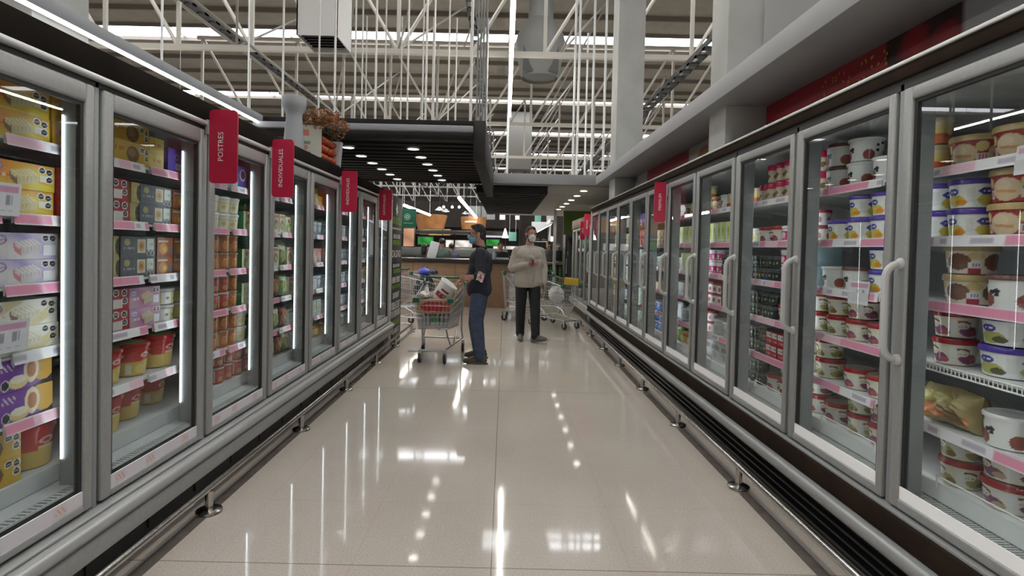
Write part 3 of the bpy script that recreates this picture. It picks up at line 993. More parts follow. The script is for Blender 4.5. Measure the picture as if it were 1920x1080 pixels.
carton('white_pack', 'dessert_carton', 'white and grey carton', .125, .130, .17, px_layers((.60, .63, .63), [('e', .5, .5, .3, .22, (.36, .44, .52)), ('r', .1, .78, .9, .9, (.16, .24, .34)), ('t', .1, .12, .9, .24, (.3, .3, .33), 7)]), (.52, .55, .55), None, 24, 20)
carton('lime_box', 'juice_carton', 'lime and white carton', .092, .175, .12, px_layers((.55, .62, .22), [('r', 0, .0, .35, 1, (.66, .68, .52)), ('e', .6, .62, .24, .14, (.30, .46, .08)), ('r', .1, .1, .9, .22, (.68, .68, .58)), ('t', .4, .36, .95, .44, (.2, .34, .08), 5)]), (.50, .56, .18), (.62, .66, .4), 26, 28)
carton('aqua_box', 'juice_carton', 'pale blue and white carton', .090, .175, .12, px_layers((.62, .68, .68), [('r', .1, .48, .9, .60, (.05, .10, .14)), ('e', .5, .76, .3, .12, (.26, .46, .50)), ('e', .5, .25, .3, .12, (.45, .58, .40))]), (.52, .60, .60), None, 24, 26)
carton('lilac_box', 'juice_carton', 'violet and white carton', .070, .150, .12, px_layers((.60, .56, .64), [('e', .5, .6, .36, .2, (.16, .06, .30)), ('e', .4, .25, .24, .12, (.20, .10, .16))]), (.26, .12, .40), None, 20, 24)
carton('sea_box', 'dessert_carton', 'sky-blue and sand carton', .150, .120, .17, px_layers(lambda u, v: (.12, .36, .58) if v > .62 + .06 * math.sin(9 * u) else (.64, .58, .40), [('t', .1, .26, .6, .40, (.46, .12, .12), 6), ('e', .78, .5, .12, .2, (.66, .66, .66))]), (.30, .42, .46), None, 36, 22)
carton('red_tea', 'dessert_carton', 'small crimson and white carton', .075, .085, .12, px_layers((.40, .03, .04), [('r', .1, .55, .9, .92, (.64, .64, .62)), ('t', .15, .62, .85, .8, (.1, .1, .1), 5), ('t', .1, .2, .9, .34, (.6, .4, .4), 5)]), (.32, .03, .04), None, 20, 18)
carton('mint_pack', 'frozen_pack', 'mint and white pack', .150, .070, .16, px_layers((.56, .64, .58), [('r', .05, .2, .35, .8, (.16, .36, .26)), ('e', .65, .5, .18, .3, (.68, .70, .66)), ('t', .4, .2, .95, .32, (.25, .35, .3), 8)]), (.46, .56, .50), None, 28, 14)
carton('tan_pack', 'frozen_pack', 'tan and white pack', .150, .085, .16, px_layers((.56, .47, .30), [('r', .08, .25, .45, .85, (.68, .66, .58)), ('e', .7, .45, .2, .3, (.40, .24, .10))]), (.46, .38, .24), None, 26, 14)
pouch('orange_bag', 'frozen_bag', 'orange and olive soft bag', .27, .15, .135, px_layers((.36, .29, .13), [('p', .45, .35, .5, .13, (.58, .22, .09), -.15), ('e', .35, .72, .28, .16, (.50, .46, .18)), ('t', .25, .62, .6, .72, (.66, .62, .36), 7), ('e', .75, .3, .14, .18, (.22, .13, .05)), ('p', .3, .2, .2, .06, (.66, .34, .16), .3)]), 3, 2.6)
pouch('white_bag', 'frozen_bag', 'silvery white soft bag', .20, .17, .10, px_layers((.62, .64, .64), [('r', .1, .55, .9, .75, (.30, .32, .34)), ('e', .5, .3, .3, .16, (.48, .47, .44))]), 8)
pouch('green_bag', 'frozen_bag', 'green vegetable bag', .15, .17, .09, px_layers((.16, .26, .10), [('e', .5, .45, .3, .3, (.36, .46, .18)), ('e', .4, .4, .12, .14, (.50, .18, .06)), ('r', .1, .75, .9, .92, (.58, .62, .50))]), 2)
pouch('brown_bag', 'frozen_bag', 'brown snack bag', .15, .16, .09, px_layers((.15, .07, .045), [('e', .5, .5, .3, .3, (.36, .22, .09)), ('r', .1, .75, .9, .9, (.46, .10, .05)), ('e', .6, .4, .12, .12, (.60, .56, .40))]), 5)
pouch('grey_bag', 'frozen_bag', 'translucent grey bag', .15, .16, .09, px_layers((.33, .37, .38), [('e', .5, .5, .3, .3, (.18, .22, .24)), ('r', .1, .75, .9, .92, (.52, .56, .57))]), 6)
pouch('amber_bag', 'frozen_bag', 'amber yellow bag', .17, .12, .10, px_layers((.58, .36, .08), [('e', .5, .5, .3, .3, (.66, .48, .18)), ('r', .1, .7, .9, .85, (.40, .14, .04))]), 9)


# the cylindrical roll cakes in dark cartons with a purple sleeve
def roll_face(u, v):
    c = (.032, .030, .032)
    q = ((u - .05) / .98) ** 2 + ((v - .62) / .80) ** 2
    if u > .10 and q < 1: c = (.16, .045, .30)
    if .10 < u < .135: c = (.46, .36, .16)
    for (cu, cv, ru, rv, col) in ((.86, .62, .20, .50, (.56, .33, .07)), (.66, .56, .12, .42, (.70, .60, .40)), (.66, .56, .075, .26, (.40, .14, .04)), (.46, .24, .15, .20, (.66, .52, .24)), (.46, .33, .13, .13, (.72, .66, .52))):
        if ((u - cu) / ru) ** 2 + ((v - cv) / rv) ** 2 < 1: c = col
    for (cu, cv) in ((.26, .22),):
        d = ((u - cu) / .055) ** 2 + ((v - cv) / .14) ** 2
        if d < 1.5: c = (.7, .7, .7)
        if d < 1: c = (.02, .02, .02)
    if .20 < u < .40 and .62 < v < .86 and math.sin(90 * u + 30 * v) > .3: c = (.55, .50, .62)
    return c
carton('roll_box', 'roll_cake_carton', 'dark carton with purple roll-cake print', .270, .118, .16, roll_face, (.030, .028, .030), (.10, .07, .05), 84, 34)

COUNT = {}
SHELFN = ['top shelf', 'second shelf', 'third shelf', 'fourth shelf', 'fifth shelf', 'bottom deck']
LEVEL = {1: [''], 2: ['lower', 'upper'], 3: ['lowest', 'middle', 'topmost']}


def put(key, x, y, z, rotz, label, group, tilt=0.):
    p = PROTO[key]
    o = bpy.data.objects.new(p.kind, p.me)
    COL.objects.link(o)
    o.location = (x, y, z)
    o.rotation_euler = (0, tilt, rotz)
    tag(o, label, p.kind.split('_')[-1], group)
    for nm, me in p.parts:
        c = bpy.data.objects.new(nm, me)
        COL.objects.link(c)
        c.parent = o
    COUNT[p.kind] = COUNT.get(p.kind, 0) + 1
    return o


def stock(bank, door, shelf, items, inset=.165, jitter=.006, start=None):
    """items: (key, stack height, gap after) left to right along the aisle from the near end"""
    s, x0, y0, pit = (-1, LX, LY0, LP) if bank == 'L' else (1, RX, RY0, RP)
    rnd = random.Random(door * 100 + shelf * 7 + (0 if bank == 'L' else 5000))
    kx = (x0 + .16) / x0
    y = kx * (y0 + door * pit + .07) if start is None else start
    yend = min(kx * (y0 + (door + 1) * pit - .03), y0 + (LN if bank == 'L' else RN) * pit - .02)
    z = (SHELF_Z[shelf] - .005) if shelf < 5 else DECK_Z + .0015
    bn = 'silver-bumper freezer' if bank == 'L' else 'brown-skirt freezer'
    num = {}
    nxt = []
    for it in items:
        key, hgt, gap = it[0], it[1], (it[2] if len(it) > 2 else .006)
        dep = it[3] if len(it) > 3 else 0.
        p = PROTO[key]
        if y + p.w > yend + .01: break
        num[key] = num.get(key, 0) + 1
        nxt.append((key, hgt, dep, y + p.w / 2, num[key]))
        y += p.w + gap
    for key, hgt, dep, yc, k in nxt:
        p = PROTO[key]
        zz = z
        for q in range(hgt):
            lv = LEVEL[hgt][q] if hgt <= 3 else ORD[q]
            stk = '' if num[key] == 1 else ORD[k - 1] + ' stack'
            lab = p.desc + ', ' + ' '.join(t for t in (lv + (' in' if lv and stk else (' one' if lv else '')), stk) if t)
            lab = lab.rstrip(', ') + (', ' if (lv or stk) else ', ') + '%s, %s door, %s' % (SHELFN[shelf], ORD[door], bn)
            jx, jy = rnd.uniform(0, jitter), rnd.uniform(-jitter, jitter) * .7
            put(key, s * (x0 + inset + dep + jx), yc + jy, zz + (.005 if p.kind == 'frozen_bag' else 0), R(90) if s < 0 else R(-90), lab, p.desc + 's in the ' + bn)
            zz += p.h + .0008


R6 = lambda key, n, h, gap=.006, dep=0.: [(key, h, gap, dep)] * n
# silver-bumper bank, door by door (index 1 is the first that is fully in view)
stock('L', 0, 0, [('cake_yellow', 2, .02)] + [('cake_yellow', 2, .012), ('gold_box', 2)], start=1.50)
stock('L', 0, 1, [('cake_yellow', 2, .05), ('cake_yellow', 2, .012), ('red_box', 2)], start=1.49)
stock('L', 0, 2, [('cake_purple', 2, .05), ('cake_purple', 2, .006), ('olive_box', 2), ('olive_box', 2)], start=1.51)
stock('L', 0, 3, [('cake_white', 2, .03), ('cake_white', 2)], start=1.49)
stock('L', 0, 4, [('olive_box', 2, .02), ('roll_box', 2, .02), ('grey_tray', 2)], .16, start=1.78)
stock('L', 0, 5, [('gold_cookie', 2, .025), ('bucket_red_top', 1, .01, .0), ('bucket_red', 1, .02, .05)], .19, start=1.765)
stock('L', 1, 0, [('gold_cookie', 2, .006), ('gold_small', 2, .03), ('blue_box', 1, .01)])
stock('L', 1, 1, [('red_stamp', 2, .01), ('olive_box', 2, .01), ('grey_tray', 2, .01), ('orange_meal', 2, .01), ('slate_box', 1)])
stock('L', 1, 2, [('olive_box', 2, .01), ('grey_tray', 2, .012), ('orange_meal', 2, .01), ('orange_meal', 2, .01), ('red_stamp', 2)])
stock('L', 1, 3, [('red_stamp', 2, .012), ('cake_pink', 2, .012), ('cake_tin', 2, .004), ('cake_tin', 2, .004)])
stock('L', 1, 4, [('bucket_red', 1, .01), ('bucket_red', 1, .01), ('bucket_red_top', 1, .01), ('bucket_red', 1)], .18)
stock('L', 1, 5, [('bucket_red_top', 1, .01, .0), ('bucket_red_top', 1, .09, .05), ('bucket_red', 1, .01, .10)], .19)
stock('L', 2, 0, [('cake_purple', 2, .01), ('blue_card', 1, .012), ('green_tall', 1, .01), ('green_tall', 1)])
stock('L', 2, 1, R6('cream_pot', 3, 2) + [('green_tall', 1, .004), ('green_box', 3, .006), ('green_box', 3)])
stock('L', 2, 2, R6('orange_pot', 3, 2) + [('green_tall', 1, .004), ('green_box', 3), ('green_tall', 1)])
stock('L', 2, 3, R6('red_pot', 2, 2) + R6('orange_pot', 1, 2) + [('green_box', 2, .004), ('green_tall', 1), ('green_tall', 1)])
stock('L', 2, 4, R6('orange_pot', 3, 2) + [('cream_pot', 2, .01), ('green_tall', 1), ('green_box', 2)])
stock('L', 2, 5, R6('red_pot', 5, 2) + [('green_tall', 1)], .19)
stock('L', 3, 0, [('gold_small', 2), ('beige_box', 1), ('teal_box', 1), ('teal_box', 1), ('teal_box', 1)])
stock('L', 3, 1, [('beige_box', 1), ('beige_box', 1), ('green_tall', 1), ('teal_box', 1), ('teal_box', 1), ('teal_box', 1)])
stock('L', 3, 2, [('beige_box', 1), ('green_bag', 1), ('beige_box', 1), ('white_pack', 1), ('beige_box', 1)])
stock('L', 3, 3, [('brown_bag', 1), ('green_bag', 1), ('beige_box', 1), ('grey_bag', 1)])
stock('L', 3, 4, [('green_bag', 1), ('brown_bag', 1), ('white_pack', 1), ('grey_bag', 1)])
stock('L', 3, 5, [('green_bag', 1), ('brown_bag', 1), ('green_bag', 1), ('grey_bag', 1)], .2)
stock('L', 4, 0, [('gold_small', 2), ('gold_box', 1), ('gold_small', 2), ('gold_box', 1), ('gold_small', 1)])
stock('L', 4, 1, R6('slate_box', 5, 1))
stock('L', 4, 2, R6('salmon_box', 5, 1))
stock('L', 4, 3, [('white_pack', 1), ('slate_box', 1), ('white_pack', 1), ('slate_box', 1), ('white_pack', 1)])
stock('L', 4, 4, [('teal_box', 1), ('teal_box', 1), ('white_pack', 1), ('teal_box', 1)])
stock('L', 4, 5, [('brown_bag', 1), ('amber_bag', 1), ('amber_bag', 1), ('brown_bag', 1)], .2)
for i in range(6):
    stock('L', 5, i, R6(('teal_box', 'white_pack', 'slate_box', 'white_pack', 'slate_box', 'grey_bag')[i], 5 if i < 5 else 4, 1))
    stock('L', 6, i, R6(('white_pack', 'slate_box', 'teal_box', 'beige_box', 'white_pack', 'grey_bag')[i], 5 if i < 5 else 3, 1))
    stock('L', 7, i, R6(('slate_box', 'white_pack', 'slate_box', 'white_pack', 'teal_box', 'grey_bag')[i], 4 if i < 5 else 3, 1))

# brown-skirt bank
stock('R', 0, 0, [('cow_tub', 1, .03), ('gold_lid', 1, .01), ('gold_lid', 1, .012), ('clear_jar', 2, .01), ('cow_tub', 2)][::1])
stock('R', 0, 1, [('gold_lid', 2, .02), ('gold_lid', 2, .012), ('purple_lid', 2, .01), ('purple_lid', 2, .01)])
stock('R', 0, 2, [('gold_brown', 1, .02), ('cow_tub_dark', 1, .02), ('gold_brown', 2, .06), ('purple_lid', 2, .01)])
stock('R', 0, 3, [('purple_lid_big', 2, .012), ('purple_lid_big', 2, .05), ('red_lid', 2, .01), ('red_lid', 2)], .175)
stock('R', 0, 4, [('cow_tub_dark', 1, .02), ('cow_tub', 1, .02), ('orange_bag', 1)], .17)
stock('R', 0, 5, [('red_lid_big', 1, .02), ('red_lid_big', 2, .03), ('red_lid_green', 2, .04), ('red_lid', 2)], .19)
stock('R', 1, 0, [('cow_tub', 1, .02), ('cow_tub', 2, .015), ('cow_tub_dark', 2, .01), ('pink_jar', 2, .008), ('pink_jar', 2)])
stock('R', 1, 1, [('purple_lid', 2, .012), ('purple_lid', 2, .012), ('purple_lid', 1, .012), ('jar_red_small', 2, .01), ('jar_red_small', 2)])
stock('R', 1, 2, [('purple_lid', 2, .02), ('cow_tub_dark', 1, .02), ('cow_tub', 1, .02), ('sea_box', 2)])
stock('R', 1, 3, [('red_lid', 1, .012), ('red_lid', 2, .012), ('red_lid_green', 2, .05), ('red_lid_green', 2)])
stock('R', 1, 4, [('red_lid', 1, .02), ('red_lid', 1, .10), ('red_lid_green', 2, .03), ('cream_pot', 2)])
stock('R', 1, 5, [('red_lid', 2, .014), ('red_lid_green', 2, .05), ('red_lid', 1, .02), ('red_lid', 2)], .19)
stock('R', 2, 0, [('pink_jar', 2), ('pink_jar', 2), ('pink_jar', 2), ('pink_jar', 1, .02), ('clear_jar', 1), ('clear_jar', 1)])
stock('R', 2, 1, [('jar_pink_label', 1), ('red_lid', 1, .02), ('red_lid', 1, .02), ('cream_pot', 1), ('clear_jar', 1), ('cream_pot', 1)])
stock('R', 2, 2, [('jar_pink_label', 2)] + R6('dark_bottle', 6, 2))
stock('R', 2, 3, [('red_lid', 1)] + R6('dark_bottle', 6, 2))
stock('R', 2, 4, [('red_tea', 2), ('red_tea', 2), ('red_tea', 2, .02)] + R6('dark_bottle', 4, 2))
stock('R', 2, 5, [('red_lid', 2), ('red_lid', 1, .04)] + R6('dark_bottle', 4, 2), .19)
stock('R', 3, 0, [('clear_jar', 1), ('cow_tub', 1), ('gold_lid', 1), ('clear_jar', 2), ('gold_brown', 1)])
stock('R', 3, 1, R6('lime_box', 7, 1, .003))
stock('R', 3, 2, [('dark_bottle', 2), ('dark_bottle', 2)] + R6('jar_pink_label', 5, 2))
stock('R', 3, 3, [('dark_bottle', 2), ('dark_bottle', 2)] + R6('jar_red_small', 5, 2))
stock('R', 3, 4, [('grey_tub', 1), ('grey_tub', 1)] + R6('jar_red_small', 3, 2))
stock('R', 3, 5, [('white_bag', 1), ('white_bag', 1), ('white_bag', 1)], .19)
stock('R', 4, 0, [('clear_jar', 1), ('gold_brown', 1), ('cow_tub', 1), ('lilac_box', 1), ('lilac_box', 1), ('lilac_box', 1)])
stock('R', 4, 1, R6('lime_box', 4, 1, .003) + R6('aqua_box', 3, 1, .003))
stock('R', 4, 2, R6('lime_box', 3, 1, .003) + R6('grey_tub', 2, 1))
stock('R', 4, 3, R6('grey_tub', 4, 1))
stock('R', 4, 4, [('grey_bag', 1), ('grey_tub', 1), ('white_bag', 1)])
stock('R', 4, 5, [('amber_bag', 1), ('amber_bag', 1), ('green_bag', 1)], .19)
stock('R', 5, 0, R6('tan_pack', 4, 2))
stock('R', 5, 1, R6('tan_pack', 4, 2))
stock('R', 5, 2, R6('grey_tub', 3, 1))
stock('R', 5, 3, R6('tan_pack', 4, 1))
stock('R', 5, 4, R6('blue_pot', 5, 1))
stock('R', 5, 5, R6('blue_pot', 4, 2), .19)
far = ['orange_meal', 'mint_pack', 'mint_pack', 'white_pack', 'mint_pack', 'mint_pack']
stock('R', 6, 0, R6('blue_box', 4, 1)); stock('R', 6, 1, [('red_box', 2)] * 2 + [('aqua_box', 1)] * 4)
for i in range(2, 6): stock('R', 6, i, R6('mint_pack', 4, 3 if i < 5 else 2))
for i in range(6):
    stock('R', 7, i, R6(('tan_pack', 'tan_pack', 'white_pack', 'mint_pack', 'slate_box', 'mint_pack')[i], 4, (2, 2, 1, 3, 1, 2)[i]))
    stock('R', 8, i, R6(('gold_small', 'tan_pack', 'amber_bag', 'green_bag', 'beige_box', 'orange_meal')[i], 4, (2, 2, 1, 1, 1, 2)[i]))
for i in range(5):
    stock('R', 9, i, R6(('tan_pack', 'gold_box', 'green_box', 'green_box', 'green_bag')[i], 4, (2, 2, 2, 2, 1)[i]))
    stock('R', 10, i, R6(('tan_pack', 'gold_box', 'green_tall', 'green_tall', 'green_bag')[i], 4, (2, 2, 1, 1, 1)[i]))
print('STOCK', COUNT, sum(COUNT.values()))


# price cards clipped to the shelf edges
def price_card(x, y, z, s, w_, h_, lean, label):
    mb = MB()
    f = px_layers((.66, .66, .70), [('r', .06, .72, .94, .90, (.58, .30, .44)), ('t', .30, .34, .80, .64, (.30, .28, .34), 4), ('t', .08, .12, .92, .18, (.46, .44, .5), 14)])
    mb.grid(lambda u, v: (s * .010 * v * lean, (u - .5) * w_ * (1 if s < 0 else -1), h_ * v), 40, 26, f)
    mb.box(s * .0015, -w_ / 2, 0, s * .003, w_ / 2, h_ * .5, 0, (.6, .6, .62))
    tag(obj('price_card', mb, PRINT, None, (x, y, z), smooth=False), label, 'price card')


price_card(-(LX + .138), 1.87, 1.505, -1, .17, .115, -1, 'white price card on the second shelf of the silver-bumper freezer')
price_card(-(LX + .138), 1.89, 1.02, -1, .20, .115, -1, 'white price card on the fourth shelf of the silver-bumper freezer')
price_card(RX + .138, 1.80, 1.72, 1, .13, .10, 1, 'white price card on the top shelf of the brown-skirt freezer')
price_card(RX + .138, 2.66, 1.195, 1, .15, .115, 1, 'white price card on the third shelf of the brown-skirt freezer')
# ------------------------------------------------------------------ people
def organic(name, build, voxel, m, parent=None, smooth=6, loc=(0, 0, 0), clip=None):
    """several overlapping limbs fused into one continuous skin"""
    mb = MB()
    build(mb)
    me = mb.mesh(name, m, True)
    o = bpy.data.objects.new(name, me)
    COL.objects.link(o)
    r = o.modifiers.new('fuse', 'REMESH')
    r.mode = 'VOXEL'
    r.voxel_size = voxel
    r.use_smooth_shade = True
    if smooth:
        q = o.modifiers.new('smooth', 'SMOOTH')
        q.iterations = smooth
        q.factor = .5
    dg = bpy.context.evaluated_depsgraph_get()
    me2 = bpy.data.meshes.new_from_object(o.evaluated_get(dg))
    o.modifiers.clear()
    o.data = me2
    bpy.data.meshes.remove(me)
    me2.name = name
    me2.materials.clear()
    me2.materials.append(m)
    if clip:
        bm = bmesh.new(); bm.from_mesh(me2)
        for co, no in clip:
            bmesh.ops.bisect_plane(bm, geom=bm.verts[:] + bm.edges[:] + bm.faces[:], plane_co=co, plane_no=no, clear_outer=True)
        bm.to_mesh(me2); bm.free()
    me2.shade_smooth()
    if parent is not None:
        o.parent = parent
    o.location = loc
    return o


SKIN = noisy('skin', (.40, .215, .150), (.46, .255, .185), 30, .5)
SKIN2 = noisy('ruddy_skin', (.42, .20, .14), (.48, .245, .18), 30, .5)
HAIR = noisy('dark_hair', (.012, .010, .009), (.026, .020, .017), 60, .5)
HAIRB = noisy('brown_hair', (.045, .022, .013), (.075, .036, .022), 60, .5)
SCLERA = mat('eye_white', (.7, .68, .65), .3)
IRIS = mat('eye_iris', (.03, .018, .012), .2)


def person(label, pos, face_deg, Jt, skin, hair, cloth, detail=True, mask=None, head_yaw=0., shoe=None, beard=None, extra=None, fing=None, group=None):
    """Jt: joints in (forward, left, up); face_deg: heading of the body about z (0 = towards the camera)"""
    root = thing('person', label, 'person', pos, 0., group)
    a = R(face_deg)
    fwd = Vector((math.sin(a), -math.cos(a), 0))     # 0 -> -Y
    left = Vector((math.cos(a), math.sin(a), 0))
    up = Vector((0, 0, 1))
    V = lambda t: fwd * t[0] + left * t[1] + up * t[2]
    J = {k: V(v) for k, v in Jt.items()}
    hy = a + R(head_yaw)
    hf = Vector((math.sin(hy), -math.cos(hy), 0)); hl = Vector((math.cos(hy), math.sin(hy), 0))
    tilt = R(Jt.get('nod', (0, 0, 0))[0])
    hu = (up * math.cos(tilt) + hf * math.sin(tilt)).normalized()
    hf = (hf * math.cos(tilt) - up * math.sin(tilt)).normalized()
    H = J['head']
    Rm = Matrix((hl, -hf, hu)).transposed()           # local x = left, -y = forward
    HV = lambda f, l, u: H + hf * f + hl * l + hu * u
    vox = .0062 if detail else .012

    def hand(mb, wrist, direction, palm_n, curl, mir, grip=0.):
        d = direction.normalized()
        n = (palm_n - d * palm_n.dot(d)).normalized()
        sd = d.cross(n) * mir
        for q in (-.024, -.008, .008, .024):
            mb.capsule(wrist + sd * q * .8 + d * .015, wrist + sd * q + d * .082, .0155, .0125, 10)
        for q, ln in ((-.029, .066), (-.0095, .080), (.0105, .086), (.030, .074)):
            b = wrist + sd * q + d * .086
            c1_ = R(curl * .45); c2_ = R(curl); c3_ = R(curl * 1.5)
            p1 = b + (d * math.cos(c1_) + n * math.sin(c1_)) * ln * .45
            p2 = p1 + (d * math.cos(c2_) + n * math.sin(c2_)) * ln * .32
            p3 = p2 + (d * math.cos(c3_) + n * math.sin(c3_)) * ln * .26
            mb.capsule(b, p1, .0098, .0090, 8); mb.capsule(p1, p2, .0090, .0083, 8); mb.capsule(p2, p3, .0083, .0072, 8)
        tb = wrist + sd * .030 + d * .022
        t1 = tb + (sd * .62 + d * .60 + n * .35).normalized() * .046
        t2 = t1 + (sd * .15 + d * .75 + n * (.45 + grip)).normalized() * .034
        mb.capsule(wrist + sd * .012 + d * .015, tb, .0165, .0150, 8)
        mb.capsule(tb, t1, .0140, .0112, 8); mb.capsule(t1, t2, .0108, .0088, 8)

    def body(mb):
        # skull, jaw and face
        mb.ball(HV(-.012, 0, .030), .074, .092, .092, 20, rot=Rm)
        mb.ball(HV(.030, 0, -.035), .056, .064, .078, 18, rot=Rm)
        mb.ball(HV(.050, 0, -.082), .034, .036, .032, 14, rot=Rm)
        mb.ball(HV(.058, 0, .045), .056, .026, .032, 14, rot=Rm)
        for q in (-1, 1):
            mb.ball(HV(.052, q * .040, -.022), .024, .026, .026, 12, rot=Rm)
            mb.ball(HV(-.008, q * .078, -.008), .010, .022, .032, 12, rot=Rm)
            mb.ball(HV(-.014, q * .084, .004), .008, .020, .020, 10, rot=Rm)
            mb.capsule(HV(.074, q * .012, .030), HV(.068, q * .044, .030), .010, .008, 8)
        mb.capsule(HV(.078, 0, .018), HV(.100, 0, -.022), .0085, .0125, 10)
        mb.ball(HV(.092, 0, -.028), .016, .012, .010, 10, rot=Rm)
        mb.capsule(HV(.084, -.016, -.056), HV(.084, .016, -.056), .0075, .0075, 8)
        mb.capsule(HV(.080, -.013, -.066), HV(.080, .013, -.066), .0075, .0075, 8)
        mb.capsule(HV(-.022, 0, -.06), J['neck'], .058, .062, 16)
        # trunk
        mb.capsule(J['neck'], J['chest'] - up * .02, .058, .108, 16)
        mb.capsule(J['chest'], J['waist'], .115, .105, 18)
        mb.capsule(J['waist'], J['pelvis'], .105, .112, 18)
        for sd in 'LR':
            mb.capsule(J['neck'] * .70 + J['chest'] * .30, J['sh' + sd] - up * .03, .045, .045, 14)
            mb.capsule(J['sh' + sd] - up * .03, J['el' + sd], .046, .040, 14)
            mb.capsule(J['el' + sd], J['wr' + sd], .040, .0265, 14)
            mb.capsule(J['hip' + sd], J['kn' + sd], .082, .056, 16)
            mb.capsule(J['kn' + sd], J['an' + sd], .056, .038, 14)
            ft = V(Jt['foot' + sd]).normalized() if 'foot' + sd in Jt else (J['toe' + sd] - J['an' + sd]).normalized()
            mb.capsule(J['an' + sd], J['an' + sd] + ft * .06 - up * .035, .032, .024, 12)
            k = (fing or {}).get(sd)
            if k:
                hand(mb, J['wr' + sd], V(k[0]), V(k[1]), k[2], 1 if sd == 'L' else -1, k[3])
            else:
                mb.capsule(J['wr' + sd], J['wr' + sd] * 1.6 - J['el' + sd] * .6, .026, .022, 10)
    organic('body', body, vox, skin, root, 3)
    # hair
    def hairb(mb):
        if hair[1] == 'short':
            mb.ball(HV(-.022, 0, .052), .080, .092, .086, 22, rot=Rm)
            mb.ball(HV(-.050, 0, .000), .074, .066, .088, 20, rot=Rm)
            mb.ball(HV(.030, 0, .092), .058, .058, .036, 18, rot=Rm)
            for q in (-1, 1):
                mb.capsule(HV(.018, q * .073, .04), HV(.012, q * .072, -.012), .012, .008, 10)
        elif hair[1] == 'long':
            mb.ball(HV(-.022, 0, .045), .086, .096, .092, 20, rot=Rm)
            mb.ball(HV(-.055, 0, -.06), .082, .066, .150, 18, rot=Rm)
        else:
            mb.ball(HV(-.020, 0, .045), .084, .096, .090, 20, rot=Rm)
    if hair[1] == 'short':
        # cut the hair back above the brow so the forehead stays bare
        organic('hair', hairb, vox, hair[0], root, 3, clip=[(HV(.052, 0, .074), (hf * .80 - hu * .60))] if detail else None)
    else:
        organic('hair', hairb, max(vox, .008), hair[0], root, 3)
    if beard is not None:
        def bd(mb):
            mb.ball(HV(.034, 0, -.066), .058, .060, .058, 18, rot=Rm)
            for q in (-1, 1): mb.capsule(HV(.012, q * .066, -.01), HV(.030, q * .052, -.06), .012, .016, 10)
        organic('beard', bd, .006, beard, root, 3)
    if detail:
        for q in (-1, 1):
            eb = MB()
            eb.ball(HV(.0712, q * .031, .012), .0112, .0112, .0088, 14, rot=Rm)
            e = obj('eye', eb, SCLERA, root)
            ib = MB()
            ib.ball(HV(.0792, q * .031, .012), .0056, .0040, .0056, 12, rot=Rm)
            obj('iris', ib, IRIS, e)
    # clothing: slightly wider skins over the same joints
    tp, tr, fit = cloth['top'], cloth['legs'], cloth.get('fit', 1.)
    def topb(mb):
        g = .018 * fit
        mb.capsule(J['neck'] - up * .020, J['chest'], .066, .142 + g, 18)
        ch, wa, pe = J['chest'], J['waist'], J['pelvis'] + up * cloth.get('hem', 0.)
        for q in (-1, 1):
            o_ = left * q * cloth.get('wide', .055)
            mb.capsule(ch + o_ * .9 - up * .055, wa + o_, .112 + g, .112 + g, 18)
            mb.capsule(wa + o_, pe + o_, .112 + g, .122 + g, 18)
        mb.capsule(ch + left * .085 + up * .01, ch - left * .085 + up * .01, .118 + g, .118 + g, 18)
        mb.capsule(ch + left * .10 - up * .09, ch - left * .10 - up * .09, .118 + g, .118 + g, 18)
        bl = cloth.get('belly', 0)
        if bl: mb.capsule(ch + fwd * .03 - up * .10, pe + fwd * .03, .13, .10 + bl, 18)
        for sd in 'LR':
            mb.capsule(J['neck'] * .72 + ch * .28, J['sh' + sd] - up * .012, .066, .058 + g * .4, 16)
            mb.capsule(J['sh' + sd] - up * .012, J['el' + sd], .058 + g * .5, .052 + g * .5, 16)
            e_ = cloth.get('sleeve' + sd, .86)
            mb.capsule(J['el' + sd], J['el' + sd].lerp(J['wr' + sd], e_), .052 + g * .5, .037 + g * .4, 16)
            for q in range(3):   # folds at the elbow
                t_ = .80 + .1 * q
                mb.ball(J['sh' + sd].lerp(J['el' + sd], t_), .058 + g * .5, None, .020, 14)
    hemz = (J['pelvis'] + up * (cloth.get('hem', 0.) - cloth.get('drop', .06)))
    organic(cloth.get('top_name', 'sweater'), topb, vox * 1.1, tp, root, 14, clip=[(hemz, (0, 0, -1)), (J['neck'] + up * .030, (up + hf * .35))])
    def legb(mb):
        g = cloth.get('leg', .016)
        mb.capsule(J['pelvis'] + left * .05 + up * .03, J['pelvis'] - left * .05 + up * .03, .122, .122, 18)
        for sd in 'LR':
            mb.capsule(J['hip' + sd], J['kn' + sd], .092 + g * .5, .062 + g, 18)
            mb.capsule(J['kn' + sd], J['an' + sd] + up * .005, .062 + g, .050 + g * .9, 16)
            mb.capsule(J['hip' + sd], J['pelvis'], .10, .11, 14)
            for q, rr in ((.90, .060), (.97, .062), (.82, .058)):
                c_ = J['kn' + sd].lerp(J['an' + sd], q)
                mb.ball(c_, rr + g * .6, None, .020, 14)
    organic('trousers', legb, vox * 1.1, tr, root, 8)
